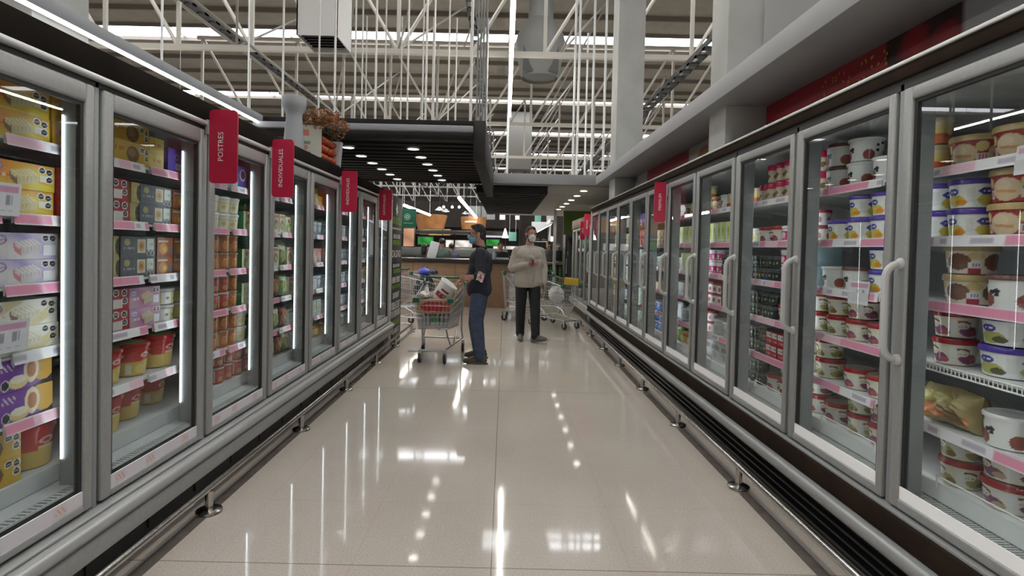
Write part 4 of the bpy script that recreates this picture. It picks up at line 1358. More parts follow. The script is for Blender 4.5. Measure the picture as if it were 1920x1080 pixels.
    for sd in 'LR':
        an, toe = J['an' + sd], J['toe' + sd]
        d = (toe - an); fl = Vector((d.x, d.y, 0)).normalized()
        dn = d.normalized()
        nn = (up - dn * up.dot(dn)).normalized()
        dirn = (dn if abs(dn.z) < .25 else dn)
        pitch_ = J.get('pitch' + sd)
        f_ = V(Jt['foot' + sd]).normalized() if 'foot' + sd in Jt else fl
        u_ = (up - f_ * up.dot(f_)).normalized()
        s_ = f_.cross(u_)
        heel = an - f_ * .055 - u_ * .055
        Rs = Matrix((s_, -f_, u_)).transposed()
        def shoeb(mb):
            mb.capsule(heel + u_ * .012, heel + f_ * .16 + u_ * .006, .040, .044, 14)
            mb.capsule(heel + f_ * .16 + u_ * .006, heel + f_ * .225 - u_ * .002, .046, .036, 14)
            mb.capsule(heel + u_ * .05 + f_ * .01, heel + u_ * .045 + f_ * .09, .042, .038, 14)
            mb.capsule(heel + u_ * .045 + f_ * .08, heel + f_ * .19 + u_ * .012, .036, .034, 12)
        so = organic('shoe', shoeb, vox, shoe or BLACK, root, 3, clip=[(heel - u_ * .024, -u_)])
        sb = MB()
        out = []
        for q in range(24):
            t_ = q / 24 * 2 * PI
            ff = .085 + .138 * math.cos(t_); ss = (.043 + .006 * math.cos(t_)) * math.sin(t_)
            out.append((ff, ss))
        vs = []
        for zz in (-.034, -.014):
            for ff, ss in out: vs.append(heel + f_ * ff + s_ * ss + u_ * zz)
        n_ = 24
        fs = [(i, (i + 1) % n_, n_ + (i + 1) % n_, n_ + i) for i in range(n_)] + [tuple(range(n_))[::-1], tuple(range(n_, 2 * n_))]
        sb._add(vs, fs)
        obj('sole', sb, mat('grey_rubber_sole', (.10, .098, .09), .7), so, recalc=True)
    if mask:
        def mk(mb):
            mb.ball(HV(.048, 0, -.048), .060, .062, .060, 20, rot=Rm)
            mb.capsule(HV(.088, 0, .004), HV(.108, 0, -.030), .014, .020, 12)
            mb.ball(HV(.062, 0, -.082), .048, .044, .036, 16, rot=Rm)
        mo = organic('face_mask', mk, .005, mask, root, 3, clip=[(HV(.0, 0, .006), hu), (HV(.012, 0, 0), -hf), (HV(0, 0, -.118), -hu)])
        lp = MB()
        for q in (-1, 1):
            lp.tube([HV(.022, q * .062, -.018), HV(.0, q * .082, .004), HV(-.022, q * .088, .020), HV(-.030, q * .086, -.004), HV(-.010, q * .080, -.040), HV(.018, q * .060, -.075)], .0018, 6)
        obj('ear_loop', lp, WHITE, mo)
        pl = MB()
        for zz in (-.025, -.045, -.065):
            pts = []
            for q in range(9):
                an_ = R(-62 + q * 15.5)
                pts.append(HV(.049 + .0655 * math.cos(an_) * (1.02 if zz > -.05 else .96), .0635 * math.sin(an_), zz - .004 * math.cos(an_)))
            pl.tube(pts, .0016, 6)
        obj('pleat', pl, mask, mo)
    if extra:
        extra(root, HV, V, J, Rm)
    return root


NAVY = noisy('navy_knit', (.012, .013, .024), (.020, .021, .034), 50, .85, bump=.3)
DENIM = noisy('blue_denim', (.028, .045, .085), (.050, .072, .12), 18, .8, bump=.2)
GREIGE = noisy('oatmeal_knit', (.38, .345, .30), (.44, .40, .35), 40, .9, bump=.35)
BLKT = noisy('black_trouser_cloth', (.008, .008, .010), (.014, .014, .016), 20, .8)
OLIVE = noisy('olive_suede', (.060, .050, .036), (.085, .070, .052), 25, .8)
GREYSH = noisy('grey_sneaker', (.08, .078, .074), (.12, .115, .11), 25, .7)
MASKB = mat('blue_mask', (.20, .42, .58), .7)
MASKW = mat('white_mask', (.66, .67, .69), .7)


def man1_extra(root, HV, V, J, Rm):
    g = MB()
    for q in (-1, 1):
        pts = [HV(.092, q * (.033 + .021 * math.cos(t)), .012 + .017 * math.sin(t)) for t in [k / 16 * 2 * PI for k in range(16)]]
        g.tube(pts, .0020, 6, closed=True)
        g.tube([HV(.090, q * .054, .016), HV(.06, q * .074, .014), HV(-.010, q * .084, .012), HV(-.024, q * .084, -.008)], .0020, 6)
    g.tube([HV(.092, -.012, .016), HV(.096, 0, .018), HV(.092, .012, .016)], .0020, 6)
    o = obj('glasses', g, BLACK, root)
    ln = MB()
    for q in (-1, 1):
        ln._add([HV(.0925, q * (.033 + .020 * math.cos(t)), .012 + .016 * math.sin(t)) for t in [k / 16 * 2 * PI for k in range(16)]], [tuple(range(16))])
    obj('lens', ln, CLEAR, o, smooth=False)
    # collar and the crumpled printed sleeve cuff at the bent elbow
    c = MB()
    cc = J['neck'] + Vector((0, 0, .012))
    c.tube([cc + V((.070 * math.cos(t), .072 * math.sin(t), .012 * math.cos(t))) for t in [k / 20 * 2 * PI for k in range(20)]], .014, 8, closed=True)
    obj('collar', c, NAVY, root)


man1 = person('person in navy sweater, jeans and glasses with blue mask, gripping the loaded cart', (-.30, 6.82, 0), -96,
    dict(head=(.055, .01, 1.597), neck=(.005, 0, 1.43), chest=(.0, 0, 1.27), waist=(.015, 0, 1.06), pelvis=(.0, 0, .93),
         shL=(-.02, .185, 1.375), shR=(.0, -.185, 1.375), elL=(-.045, .265, 1.10), elR=(.085, -.26, 1.14), wrL=(.06, .33, 1.075), wrR=(.235, -.215, 1.02),
         hipL=(0, .095, .90), hipR=(0, -.095, .90), knL=(.035, .145, .50), knR=(.055, -.145, .50), anL=(-.035, .185, .09), anR=(.015, -.185, .09), toeL=(.12, .185, .035), toeR=(.17, -.185, .035), nod=(3, 0, 0)),
    SKIN, (HAIR, 'short'), dict(top=NAVY, legs=DENIM, fit=1.0, hem=-.02, drop=.085, belly=.045, wide=.066, leg=.022, sleeveL=.60), True, MASKB, 14., OLIVE,
    extra=man1_extra, fing={'L': ((.9, .25, -.1), (.1, -1, .0), 62, .3), 'R': ((.85, .05, -.35), (.2, .1, -1), 55, .3)})
# the crumpled receipt held at the elbow
mb = MB()
rnd = random.Random(2)
def crump(u, v):
    return ((u - .5) * .085, .012 * math.sin(7 * u + 3 * v) + .010 * math.sin(11 * v), (v - .5) * .11 + .008 * math.sin(6 * u))
mb.grid(crump, 16, 16, lambda u, v: (.34, .05, .07) if (abs(u - .5) < .09 and .3 < v < .8) or (abs(v - .45) < .06 and .25 < u < .8) else (.62, .50, .50))
tag(obj('paper_slip', mb, PRINT, None, (-.283, 6.415, 1.088), (0, .25, .1)), 'crumpled pale paper with dark red print held by the navy-sweatered person', 'paper')


man2 = person('person in oatmeal sweatshirt and black trousers with white mask, walking with a phone', (.365, 8.36, 0), 6,
    dict(head=(.02, .03, 1.652), neck=(.0, .01, 1.485), chest=(0, 0, 1.31), waist=(.0, 0, 1.09), pelvis=(0, .0, .96),
         shL=(0, .185, 1.405), shR=(0, -.185, 1.405), elL=(-.03, .25, 1.125), elR=(.0, -.26, 1.135), wrL=(.04, .250, .895), wrR=(.225, -.035, 1.195),
         hipL=(0, .095, .93), hipR=(0, -.095, .93), knL=(.10, .105, .52), knR=(-.03, -.10, .52), anL=(.13, .115, .10), anR=(-.14, -.085, .095), toeL=(.24, .20, .06), toeR=(.0, -.09, .035), footL=(.62, .60, .16), footR=(1, -.05, -.02), nod=(2, 0, 0)),
    SKIN2, (HAIRB, 'short'), dict(top=GREIGE, legs=BLKT, fit=1.25, hem=-.03, drop=.09, wide=.072, leg=.019, belly=.01, sleeveL=.90, sleeveR=.90, top_name='sweatshirt'), True, MASKW, 10., GREYSH, beard=noisy('beard_hair', (.06, .028, .018), (.09, .045, .03), 80, .7),
    fing={'L': ((.15, .0, -1), (.2, -1, 0), 28, .1), 'R': ((.35, .95, .10), (-.7, .2, .55), 48, .5)})
ph = MB().bbox(-.036, -.0045, -.072, .036, .0045, .072, .004)
p_ = obj('phone', ph, mat('phone_shell', (.05, .012, .014), .3), None, (.405, 8.075, 1.238), (R(-52), R(28), R(12)))
tag(p_, 'dark red phone held by the person in the oatmeal sweatshirt', 'phone')
obj('screen', MB().box(-.032, .0046, -.066, .032, .0052, .066), mat('phone_screen', (.01, .01, .012), .1), p_, smooth=False)

# people behind the food counters
STAND = dict(head=(.02, 0, 1.58), neck=(.0, 0, 1.42), chest=(0, 0, 1.25), waist=(0, 0, 1.04), pelvis=(0, 0, .92), shL=(0, .18, 1.36), shR=(0, -.18, 1.36), elL=(.02, .24, 1.10), elR=(.02, -.24, 1.10), wrL=(.14, .20, .98), wrR=(.14, -.20, .98),
             hipL=(0, .09, .89), hipR=(0, -.09, .89), knL=(.02, .10, .49), knR=(.02, -.10, .49), anL=(0, .11, .09), anR=(0, -.11, .09), toeL=(.14, .12, .035), toeR=(.14, -.12, .035))
def crowd(label, px, py, Y, face, top, hair, h=1., style='cap', legs=BLKT, grp=None):
    p = at(px, py, Y)
    sc = (p.z) / 1.71
    j = {k: tuple(c * sc for c in v) for k, v in STAND.items()}
    person(label, (p.x, Y, 0), face, j, SKIN, (hair, style), dict(top=top, legs=legs, fit=1.3, wide=.07, leg=.012), False)
GREENW = noisy('grey_green_fleece', (.085, .12, .105), (.11, .15, .13), 20, .85)
PURP = noisy('violet_cloth', (.055, .045, .12), (.07, .06, .15), 20, .85)
DKC = noisy('charcoal_cloth', (.016, .016, .018), (.026, .025, .027), 20, .85)
crowd('person in grey-green fleece seen from behind at the far counter', 829, 447, 14.2, 180, GREENW, HAIR)
crowd('person in violet jacket seen from behind beside the grey-green fleece', 847, 457, 14.8, 170, PURP, HAIR)
crowd('person in dark coat behind the counter close to the chalkboard panel', 796, 458, 14.0, 160, DKC, HAIR, style='long')
crowd('person in black behind the counter between the two shoppers', 938, 453, 14.4, 20, DKC, HAIR)
crowd('person in a black jacket bending over the green-slatted counter', 1030, 452, 17.5, -60, DKC, HAIR, style='long')
crowd('person with grey hood beside the green-slatted counter', 1046, 458, 18.2, -20, noisy('grey_cloth', (.10, .10, .105), (.14, .14, .145), 20, .85), HAIR)
# ------------------------------------------------------------------ shopping carts
WIRE = mat('chromed_wire', (.52, .53, .54), .28, .85)
CGREEN = mat('green_plastic', (.008, .105, .052), .4)
CWHEEL = mat('dark_wheel', (.02, .02, .022), .6)


def cart(label, loc, rotz, sign=False, group=None):
    """front of the basket towards local -y"""
    t = thing('shopping_cart', label, 'shopping cart', loc, rotz, group)
    f, b = -.42, .43                       # front and rear of the basket rim
    zf, zr, bf, bb = .78, .93, .42, .37     # rim and floor heights
    wf, wr, bw = .235, .285, .20            # half widths
    def rim(u, s): return Vector((s * (wf + (wr - wf) * u), f + (b - f) * u, zf + (zr - zf) * u))
    def low(u, s): return Vector((s * (bw - .02 + .03 * u), f + .05 + (b - f - .10) * u, bf + (bb - bf) * u))
    mb = MB()
    mb.tube([rim(0, -1), rim(1, -1), rim(1, 1), rim(0, 1)], .0075, 8, closed=True)
    mb.tube([low(0, -1), low(1, -1), low(1, 1), low(0, 1)], .006, 8, closed=True)
    for s in (-1, 1):
        for k in range(22):
            u = k / 21
            mb.tube([rim(u, s), low(u, s)], .0024, 5)
        for q in (.2, .4, .6, .8):
            mb.tube([rim(0, s).lerp(low(0, s), q), rim(1, s).lerp(low(1, s), q)], .0032, 5)
    for u in (0, 1):
        for k in range(1, 9):
            q = k / 9
            mb.tube([rim(u, -1).lerp(rim(u, 1), q), low(u, -1).lerp(low(u, 1), q)], .0019, 5)
        for q in (.2, .4, .6, .8):
            mb.tube([rim(u, -1).lerp(low(u, -1), q), rim(u, 1).lerp(low(u, 1), q)], .0032, 5)
    for k in range(1, 13):
        q = k / 13
        mb.tube([low(0, -1).lerp(low(0, 1), q), low(1, -1).lerp(low(1, 1), q)], .0024, 5)
    for k in range(1, 6):
        mb.tube([low(k / 6, -1), low(k / 6, 1)], .0032, 5)
    obj('basket', mb, WIRE, t)
    mb = MB()
    for s in (-1, 1):
        mb.tube([(s * .28, b + .05, 1.01), (s * .285, b + .02, .93), (s * .25, b - .02, .50), (s * .255, b - .04, .30), (s * .27, .38, .20), (s * .16, -.36, .165), (s * .155, -.40, .15)], .0125, 10)
        mb.tube([(s * .19, .30, .37), (s * .22, .10, .29), (s * .205, -.02, .18)], .010, 8)
        mb.tube([(s * .15, -.30, .42), (s * .16, -.22, .30), (s * .18, -.10, .175)], .010, 8)
    mb.tube([(-.16, -.39, .155), (.16, -.39, .155)], .0125, 10)
    mb.tube([(-.27, .36, .195), (.27, .36, .195)], .010, 8)
    obj('frame', mb, WIRE, t)
    mb = MB().tube([(-.285, b + .05, 1.01), (.285, b + .05, 1.01)], .0165, 12)
    for s in (-1, 1): mb.ball((s * .29, b + .05, 1.01), .022)
    obj('handle', mb, CGREEN, t)
    for s in (-1, 1):
        obj('corner_bumper', MB().bbox(s * (wf + .012), f - .014, zf - .035, s * (wf - .06), f + .05, zf + .022, .010), CGREEN, t)
        obj('corner_bumper', MB().bbox(s * (wr + .010), b - .04, zr - .03, s * (wr - .02), b + .03, zr + .03, .008), CGREEN, t)
    mb = MB()
    for k in range(9):
        q = k / 8
        mb.tube([(-.22 + .44 * q, b - .03, .88), (-.22 + .44 * q, b - .20, .66)], .0025, 5)
    mb.tube([(-.22, b - .20, .66), (.22, b - .20, .66)], .004, 6)
    obj('child_seat', mb, WIRE, t)
    for s, y, r in ((-1, -.40, .062), (1, -.40, .062), (-1, .40, .062), (1, .40, .062)):
        x = s * (.155 if y < 0 else .275)
        mb = MB().bbox(x - .020, y - .016, .095, x + .020, y + .030, .165, .006)
        mb.box(x - .022, y - .012, .05, x - .018, y + .02, .13)
        mb.box(x + .018, y - .012, .05, x + .022, y + .02, .13)
        c = obj('caster', mb, WIRE, t)
        wb = MB()
        pr = [(r * .55, -.013), (r * .93, -.015), (r, -.008), (r, .008), (r * .93, .015), (r * .55, .013)]
        n = 24
        vs, fs = [], []
        for (rr, dx) in pr:
            for k in range(n):
                a = 2 * PI * k / n
                vs.append((x + dx, y + .008 + rr * math.cos(a), r + .001 + rr * math.sin(a)))
        for i in range(len(pr) - 1):
            for k in range(n):
                fs.append((i * n + k, i * n + (k + 1) % n, (i + 1) * n + (k + 1) % n, (i + 1) * n + k))
        fs.append(tuple(range(n))); fs.append(tuple((len(pr) - 1) * n + k for k in range(n)))
        wb._add(vs, fs)
        wo = obj('wheel', wb, CWHEEL, c, recalc=True)
        obj('hub', MB().tube([(x - .017, y + .008, r), (x + .017, y + .008, r)], .022, 14), mat('grey_hub', (.30, .30, .30), .5), wo)
    return t


c1_ = cart('shopping cart loaded with a white pail and a red-printed box', (-.845, 7.02, 0), R(-3))
# goods in the first cart
BR_ = (.34, .22, .12)
def box_print(u, v):
    q = ((u - .46) / .36) ** 2 + ((v - .5) / .38) ** 2
    if u > .80: return (.02, .01, .01) if u < .812 else ((.34, .07, .04) if .18 < v < .85 and u < .97 else BR_)
    if q < 1 or (.42 < u < .78 and .1 < v < .86):
        return (.36, .020, .028)
    if .79 < u < .80: return (.05, .02, .01)
    return (.42, .28, .15)
mb = MB()
mb.grid(lambda u, v: (-.205 + .41 * u, 0, .17 * v), 60, 26, box_print)
mb.box(-.205, .001, 0, .205, .20, .17, 0, BR_)
M = Matrix.Translation((-.005, -.0015, .103)) @ Matrix.Rotation(R(90), 4, 'X')
mb.text('NUEVO BLEM', .033, M, col=(.70, .56, .55))
mb.text('crystal', .020, Matrix.Translation((-.02, -.0015, .035)) @ Matrix.Rotation(R(90), 4, 'X'), col=(.62, .46, .46))
tag(obj('cardboard_box', mb, PRINT, None, (-.865, 6.662, .605), (0, 0, R(-3)), smooth=False), 'brown cardboard box with red printed patch at the front of the loaded cart', 'box')
mb = MB().lathe([(0, 0), (.092, 0), (.098, .01), (.118, .235), (.122, .24)], 32, (0, 0, 0))
mb.c = {}
pb = MB()
def pail(u, v):
    a = -PI / 2 + (u - .5) * 2 * PI
    r = .094 + .024 * v
    return (r * math.cos(a), r * math.sin(a), .24 * v)
pb.grid(pail, 40, 18, px_layers((.72, .72, .71), [('r', .40, .22, .62, .48, (.36, .035, .06)), ('r', .44, .56, .62, .72, (.18, .03, .05)), ('t', .42, .28, .6, .42, (.62, .4, .42), 5)]))
pb.lathe([(0, .001), (.094, .002)], 40, col=(.6, .6, .6))
o = tag(obj('pail', pb, PRINTG, None, (-.86, 6.98, .765), (R(8), R(38), R(6))), 'white pail with dark red label lying tilted in the loaded cart', 'pail')
lb = MB().lathe([(.119, .236), (.126, .236), (.128, .252), (.120, .258), (0, .256)], 40)
obj('lid', lb, WHITE, o)
def bag(key, seed, c, loc, label, m=None, sx=.15, sy=.12, sz=.10):
    rnd = random.Random(seed)
    ph = [rnd.uniform(0, 6) for _ in range(6)]
    mb = MB()
    def P(u, v):
        a, b_ = 2 * PI * u, PI * v
        r = 1 + .14 * math.sin(4 * a + ph[0]) * math.sin(b_ * 2 + ph[1]) + .08 * math.sin(9 * a + ph[2] + 3 * b_) + .06 * math.sin(13 * b_ + ph[3])
        return (sx * r * math.cos(a) * math.sin(b_), sy * r * math.sin(a) * math.sin(b_), sz * (1 - math.cos(b_)) * (1 + .12 * math.sin(3 * a + ph[4])))
    mb.grid(P, 36, 18, c if callable(c) else (lambda u, v: c))
    return tag(obj('carrier_bag', mb, m or PRINTG, None, loc), label, 'bag')
bag('b', 1, (.66, .63, .60), (-.985, 6.80, .780), 'crumpled white carrier bag in the loaded cart beside the pail', sx=.09, sy=.09, sz=.045)
bag('b', 2, (.075, .085, .10), (-.76, 7.06, .44), 'dark grey carrier bag deep in the loaded cart', sx=.085, sy=.10, sz=.13)
bag('b', 3, (.20, .21, .23), (-.95, 7.06, .44), 'grey carrier bag at the back of the loaded cart', sx=.075, sy=.10, sz=.11)
# shrink-wrapped bottle packs on the basket floor
for k, (x, y, c, lb_) in enumerate(((-.965, 6.79, (.34, .36, .38), 'clear bottle pack at the side of the loaded cart'), (-.855, 6.80, (.05, .30, .08), 'bottle pack with green labels in the middle of the loaded cart'), (-.745, 6.79, (.27, .25, .31), 'bottle pack with lilac labels in the loaded cart'))):
    mb = MB()
    for i in range(2):
        for j in range(3):
            cx_, cy_ = (i - .5) * .050, (j - 1) * .052
            mb.lathe([(0, 0), (.023, .002), (.025, .01), (.025, .052), (.0255, .054), (.0255, .10), (.025, .102), (.024, .115), (.010, .140), (.010, .152), (0, .152)], 14, (cx_, cy_, 0), col=(.42, .44, .46))
    for i, v in enumerate(mb.v):
        if .052 < v[2] < .103: mb.c[i] = c
    tag(obj('bottle_pack', mb, PRINTG, None, (x, y, .442)), lb_, 'bottles')
# white bottle standing at the near corner
mb = MB().lathe([(0, 0), (.036, .002), (.038, .012), (.038, .15), (.030, .19), (.013, .215), (.013, .245), (0, .246)], 20, col=(.66, .67, .67))
tag(obj('bottle', mb, PRINTG, None, (-1.03, 7.02, .70), (0, .12, 0)), 'tall white bottle poking out of the loaded cart', 'bottle')

cart('empty shopping cart directly behind the walking person', (.43, 10.98, 0), R(88))
cart('shopping cart holding a yellow pack beside the far freezer end', (.98, 10.03, 0), R(36))
mb = MB()
mb.bbox(-.13, -.10, 0, .13, .10, .13, .015, col=(.52, .34, .03))
mb.bbox(-.155, -.098, .002, -.12, .098, .128, .012, col=(.16, .075, .03))
mb.bbox(.12, -.098, .002, .155, .098, .128, .012, col=(.16, .075, .03))
tag(obj('yellow_pack', mb, PRINTG, None, (1.20, 9.72, .80), (0, .06, R(-8))), 'glossy yellow pack on the front rim of the far cart', 'pack')
bag('b', 6, (.62, .60, .60), (.97, 10.02, .45), 'white carrier bag in the cart with the yellow pack', sx=.15, sy=.13, sz=.14)
bag('b', 7, (.34, .35, .33), (.50, 10.98, .44), 'pale carrier bag lying in the cart behind the walking person', sx=.14, sy=.12, sz=.08)
# carts parked left of the counter
cart('shopping cart parked beyond the chalkboard panel with a flattened box', (-2.12, 11.3, 0), R(-80))
tag(obj('cardboard_box', MB().bbox(-.24, -.15, 0, .24, .15, .30, .006), noisy('kraft_card', (.26, .18, .11), (.31, .22, .14), 8, .8), None, (-2.15, 11.3, .48), (0, 0, .1)), 'plain kraft cardboard box in the cart beyond the chalkboard panel', 'box')
cart('shopping cart piled with dark bags behind the loaded cart', (-1.42, 9.6, 0), R(70))
bag('b', 8, (.012, .013, .018), (-1.42, 9.6, .52), 'big black bag filling the cart behind the loaded one', sx=.17, sy=.17, sz=.20)
bag('b', 9, (.05, .07, .46), (-1.42, 9.56, .925), 'bright blue bag on top of the black bag', sx=.10, sy=.08, sz=.06)
bag('b', 10, (.025, .04, .08), (-1.27, 9.72, .925), 'dark navy bag beside the bright blue bag', sx=.07, sy=.08, sz=.05)
# ------------------------------------------------------------------ building shell
ROOFM = noisy('roof_sheet', (.205, .188, .158), (.25, .23, .195), 2.5, .7)
PURLIN = mat('dusty_purlin', (.15, .13, .11), .7)
CREAM = mat('cream_steelwork', (.56, .53, .47), .5)
DIMSTEEL = mat('dull_steelwork', (.30, .285, .26), .55)
CONC = noisy('painted_concrete', (.36, .365, .35), (.41, .415, .40), 3, .65)
GYPS = noisy('painted_gypsum', (.275, .277, .285), (.30, .302, .31), 2, .65)
WALLM = mat('far_wall_paint', (.30, .28, .26), .7)
SKYL = emis('skylight_diffuser', (.93, .96, 1.0), 6.5)
ZR = 8.2
SKY_Y = [(-5.0, -3.9), (2.4, 3.5), (9.8, 10.9), (17.05, 18.15), (24.1, 25.15), (31.1, 32.2), (38.0, 39.1), (45.0, 46.0)]
ys = [-8.]
mb = MB()
for a, b in SKY_Y:
    mb.box(-32, ys[-1], ZR, 32, a, ZR + .15)
    ys.append(b)
mb.box(-32, ys[-1], ZR, 32, 62, ZR + .15)
struct('ceiling', mb, ROOFM, 'grey-beige roof sheeting between the skylight strips', smooth=False)
for k, (a, b) in enumerate(SKY_Y):
    mb = MB()
    for q in range(-8, 8):
        mb.box(q * 3.6 + .06, a, ZR + .02, q * 3.6 + 3.54, b, ZR + .05)
    struct('window_%d' % (k + 1), mb, SKYL, 'bright skylight strip across the roof', smooth=False)
    mb = MB()
    mb.box(-32, a - .07, ZR - .10, 32, a, ZR)
    mb.box(-32, b, ZR - .10, 32, b + .07, ZR)
    for yy in (1.6, 3.2, 4.8):
        mb.box(-32, b + yy, ZR - .14, 32, b + yy + .07, ZR)
    struct('ceiling_beam', mb, PURLIN, 'roof purlins between two skylights', smooth=False)
for nm, bx in (('wall_left', (-32.2, -8, 0, -32, 62, ZR)), ('wall_right', (32, -8, 0, 32.2, 62, ZR)), ('wall_back', (-32, 62, 0, 32, 62.2, ZR)), ('wall_front', (-32, -8.2, 0, 32, -8, ZR))):
    struct(nm, MB().box(*bx), WALLM, smooth=False)


def truss(y, zb, zt, x0, x1, panel, xm, r=.038, ms=CREAM):
    """parallel-chord roof truss across the shop; diagonals fall towards its middle"""
    mb = MB()
    mb.box(x0, y - .05, zb - .05, x1, y + .05, zb + .05)
    mb.box(x0, y - .05, zt - .05, x1, y + .05, zt + .05)
    k0 = int(math.floor((x0 - xm) / panel)) + 1
    k1 = int(math.floor((x1 - xm) / panel))
    for k in range(k0, k1 + 1):
        x = xm + k * panel
        mb.box(x - .035, y - .03, zb, x + .035, y + .03, zt)
        if k < 0:
            mb.tube([(x, y, zt), (x + panel, y, zb)], r, 6)
        elif k < k1:
            mb.tube([(x, y, zb), (x + panel, y, zt)], r, 6)
    return struct('roof_beam', mb, ms, 'cream steel lattice truss under the roof')


for k, y in enumerate((-1.2, 4.8, 10.8, 16.8, 22.8, 28.8, 34.8, 40.8, 46.8)):
    truss(y, 5.27, 7.7, -9.6 if k < 5 else -20, 9.5 if k < 5 else 14, 1.45, -2.2)
    if k < 8:
        # sloping secondary bracing between neighbouring trusses
        mb = MB()
        for x in (-5.4, -2.2, 1.0, 4.2):
            mb.tube([(x, y, 5.3), (x + 1.5, y + 3., 7.8)], .024, 6)
            mb.tube([(x + 1.5, y + 3., 7.8), (x, y + 6., 5.3)], .024, 6)
        struct('roof_beam', mb, DIMSTEEL, 'thin bracing rods between two roof trusses')
# long members running with the aisle
for x, z, wd, m_, lb in ((-5.6, 5.55, .16, 'tray', 'dark cable tray over the silver-bumper freezer'), (-4.3, 4.7, .05, 'pipe', 'pale pipe running along the roof'), (-6.6, 6.2, .12, 'pipe2', 'grey pipe running along the roof'),
                         (3.35, 4.85, .20, 'tray2', 'dark cable tray over the brown-skirt freezer'), (-.72, 5.75, .14, 'tray3', 'dark cable ladder over the aisle')):
    mb = MB()
    mm = mat('dark_tray', (.05, .052, .05), .6) if 'tray' in m_ else DIMSTEEL
    if 'tray' in m_:
        mb.box(x - wd / 2, -3, z, x - wd / 2 + .02, 40, z + .10)
        mb.box(x + wd / 2 - .02, -3, z, x + wd / 2, 40, z + .10)
        for q in range(110):
            mb.box(x - wd / 2, -3 + q * .39, z, x + wd / 2, -3 + q * .39 + .14, z + .03)
    else:
        mb.tube([(x, -3, z), (x, 40, z)], wd / 2, 10)
    tag(obj('hanging_cable_tray' if 'tray' in m_ else 'roof_pipe', mb, mm), lb, 'cable tray' if 'tray' in m_ else 'pipe')
# pale columns beyond the brown-skirt freezer
for k, (x, y, wx, wy) in enumerate(((1.62, 8.14, .40, .43), (1.62, 4.06, .60, .33))):
    mb = MB().bbox(x, y, 2.225, x + wx, y + wy, ZR, .012)
    struct('wall_column', mb, CONC, 'pale square column rising to the roof')
    if k:
        mb = MB().bbox(x + .26, y - .03, 2.66, x + .66, y, ZR, .008)
        struct('trim_3', mb, mat('column_cladding', (.35, .35, .345), .6), 'grey cladding panel on the column')
mb = MB().bbox(-3.20, 2.9, 2.19, -2.54, 3.3, ZR, .012)
struct('wall_column', mb, CONC, 'pale square column behind the silver-bumper freezer')

# ------------------------------------------------------------------ gypsum bulkhead above the brown-skirt freezer
mb = MB()
mb.bbox(1.50, -2, 2.53, 3.4, 9.30, 2.67, .006)
mb.bbox(-.23, 9.16, 2.53, 1.52, 9.30, 2.70, .006)
struct('ceiling_bulkhead', mb, GYPS, 'white gypsum bulkhead over the brown-skirt freezer')
mb = MB().box(-.2, 9.30, 2.515, 3.4, 17.5, 2.60)
struct('ceiling_soffit', mb, noisy('grey_soffit', (.36, .345, .31), (.40, .385, .35), 1.5, .7), 'grey soffit with downlights beyond the freezers', smooth=False)


def redwall_paint(y, z):
    # printed panel: crimson ground, seeds, berries near the camera, pale and bordeaux ends
    base = (.30, .018, .030)
    if y > 7.45: return (.42, .39, .37)
    if 5.05 < y < 5.75:
        q = ((y - 5.30) / .20) ** 2 + ((z - 2.36) / .12) ** 2
        return (.30, .12, .04) if q < 1 else (.40, .36, .33)
    if y < 2.05: return (.33, .02, .03)
    if y < 2.33: return (.36, .36, .38)
    if y < 2.80:
        c = (.028, .010, .008)
        for (cy, cz, r) in ((2.42, 2.38, .10), (2.60, 2.44, .10), (2.66, 2.28, .09), (2.46, 2.20, .09), (2.78, 2.36, .05)):
            d = math.hypot(y - cy, z - cz)
            if d < r:
                c = (.34 - .18 * d / r, .012, .018)
        return c
    if 4.22 < y < 4.40:
        if abs(((y - 4.22) * 1.6 + .03 * math.sin(z * 40)) % .14 - .07) < .016: return (.03, .012, .012)
    return base


mb = MB()
nY, nZ = 260, 26
mb.grid(lambda u, v: (1.925, 1.2 + 7.2 * (1 - u), 2.228 + .30 * v), nY, nZ, lambda u, v: redwall_paint(1.2 + 7.2 * (1 - u), 2.228 + .30 * v))
mb.box(1.93, 1.2, 2.228, 1.97, 8.4, 2.528, 0, (.25, .02, .03))
rp = tag(obj('fascia_panel', mb, printed('printed_banner', .45), smooth=False), 'crimson printed fascia panel with berries above the brown-skirt freezer', 'sign')
mb = MB()
rnd = random.Random(5)
for i in range(46):
    yy = rnd.uniform(2.78, 3.35); zz = rnd.uniform(2.24, 2.50)
    mb.ball((1.922, yy, zz), .003, .007, .010, 8)
obj('dot_pattern', mb, mat('gold_print', (.42, .25, .04), .5), rp)['kind'] = 'stuff'
mb = MB()
for body, yy, zz, sz in (('Helados', 4.02, 2.27, .16),):
    M = Matrix.Translation((1.918, yy, zz)) @ Matrix.Rotation(R(-90), 4, 'Z') @ Matrix.Rotation(R(90), 4, 'X')
    mb.text(body, sz, M)
obj('lettering', mb, mat('faded_lettering', (.42, .25, .25), .6), rp, smooth=False)

